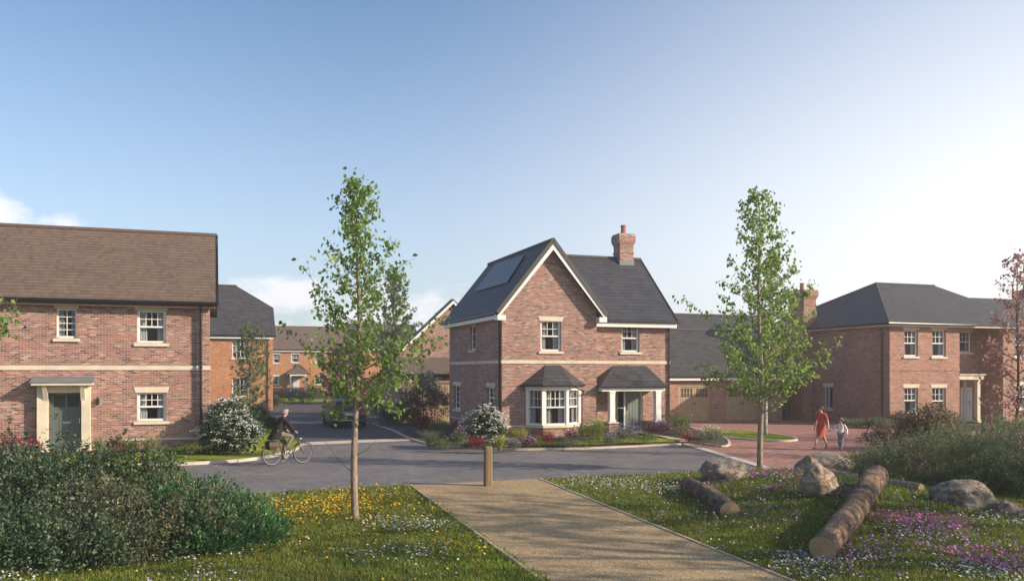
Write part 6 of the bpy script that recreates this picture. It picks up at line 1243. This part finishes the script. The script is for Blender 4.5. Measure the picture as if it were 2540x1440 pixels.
# parked car seen from behind
def paint(name, col):
    m, nt, b = newmat(name); b.inputs['Base Color'].default_value = (*col, 1); b.inputs['Roughness'].default_value = .5; b.inputs['Coat Weight'].default_value = .12; b.inputs['Coat Roughness'].default_value = .1; return m
M['paint'] = paint('dark_blue_grey_paint', (.022, .027, .036)); M['tail'] = simple('tail_lamp_red', (.30, .015, .02), .2, .1, 5, 0); M['plate'] = simple('number_plate', (.62, .60, .50), .5, .04, 5, 0)
cax, cay = (868 - CX) / F * 45.2, 45.2; car = empty('parked_car', (cax, cay, .012), math.atan2(.944, -.3295), 'dark blue grey estate car standing on the side road, seen from behind', 'car')
def cring(x, w_, zb, zt, n=5, crown=.02):                  # rounded body section
    pts = []; r_ = .12
    pts += [(x, -w_ * .93, zb), (x, -w_, zb + .10), (x, -w_ * 1.0, (zb + zt) * .52), (x, -w_ * .985, zt - .10), (x, -w_ * .94, zt), (x, -w_ * .45, zt + crown), (x, w_ * .45, zt + crown), (x, w_ * .94, zt), (x, w_ * .985, zt - .10), (x, w_, (zb + zt) * .52), (x, w_, zb + .10), (x, w_ * .93, zb)]; return pts
m = MB(); m.loft([cring(*a) for a in ((.0, .78, .42, .70), (.03, .86, .30, .86), (.12, .90, .24, .95), (.9, .92, .20, .98), (2.2, .92, .18, .97), (3.1, .91, .20, .95), (3.9, .88, .22, .86), (4.35, .80, .26, .74), (4.48, .66, .34, .62))])
body = m.build('body', M['paint'], car, uv=False, smooth=True)
def cab(x, w0, w1, z0, z1): return [(x, -w0, z0), (x, -w1, z1 - .04), (x, -w1 * .85, z1), (x, w1 * .85, z1), (x, w1, z1 - .04), (x, w0, z0)]
m = MB(); m.loft([cab(.10, .82, .80, .93, 1.0), cab(.42, .84, .66, .95, 1.42), cab(.8, .86, .66, .96, 1.48), (cab(2.0, .87, .66, .96, 1.50)), cab(2.75, .86, .62, .96, 1.42), cab(3.35, .82, .78, .94, .98)]); m.build('cabin', M['paint'], car, uv=False, smooth=False)
MB().poly([(.125, -.70, 1.02), (.125, .70, 1.02), (.385, .58, 1.38), (.385, -.58, 1.38)]).build('rear_window', M['glass'], car, uv=False)
for sg in (-1, 1):
    MB().poly([(.55, sg * .868, 1.0), (1.5, sg * .875, 1.0), (1.5, sg * .69, 1.42), (.75, sg * .69, 1.42)]).build('side_window', M['glass'], car, uv=False); MB().poly([(1.58, sg * .878, 1.0), (2.9, sg * .868, 1.0), (2.5, sg * .69, 1.42), (1.58, sg * .69, 1.42)]).build('side_window', M['glass'], car, uv=False)
    y0, y1 = sorted((sg * .60, sg * .87)); MB().hexa([(-.012, y0, .70), (-.012, y1 * (1 if sg > 0 else 1), .70), (.2, y1, .70), (.2, y0, .70), (.0, y0, .90), (.0, y1, .90), (.2, y1, .92), (.2, y0, .92)]).build('tail_light', M['tail'], car, uv=False)
    MB().ball((2.65, sg * 1.0, 1.02), (.07, .10, .07), 8, 6).build('mirror', M['paint'], car, uv=False, smooth=True)
    for x in (.78, 3.6):
        ty = MB(); y0, y1 = (sg * .72, sg * .93); rr = [[(x + r_ * math.cos(a), y, .32 + r_ * math.sin(a)) for a in np.linspace(0, 2 * math.pi, 25)[:-1]] for r_, y in ((.2, y0), (.31, y0), (.325, (y0 + y1) / 2), (.31, y1), (.2, y1))]; ty.loft(rr, cap=False); wh = ty.build('wheel', M['rubber'], car, uv=False, smooth=True)
        MB().tube([(x, y0 + sg * .02, .32), (x, y1 - sg * .02, .32)], .2, 20).build('rim', M['chrome'], wh, uv=False)
MB().box(-.04, .12, -.84, .84, .36, .56).build('bumper', M['metal_dark'], car, uv=False); MB().box(-.035, -.02, -.26, .26, .665, .775).build('number_plate', M['plate'], car, uv=False); MB().box(-.02, .0, -.4, .4, .80, .83).build('boot_trim', M['chrome'], car, uv=False)
MB().box(-.05, -.041, -.55, .55, .40, .43).build('bumper_trim', M['chrome'], car, uv=False)
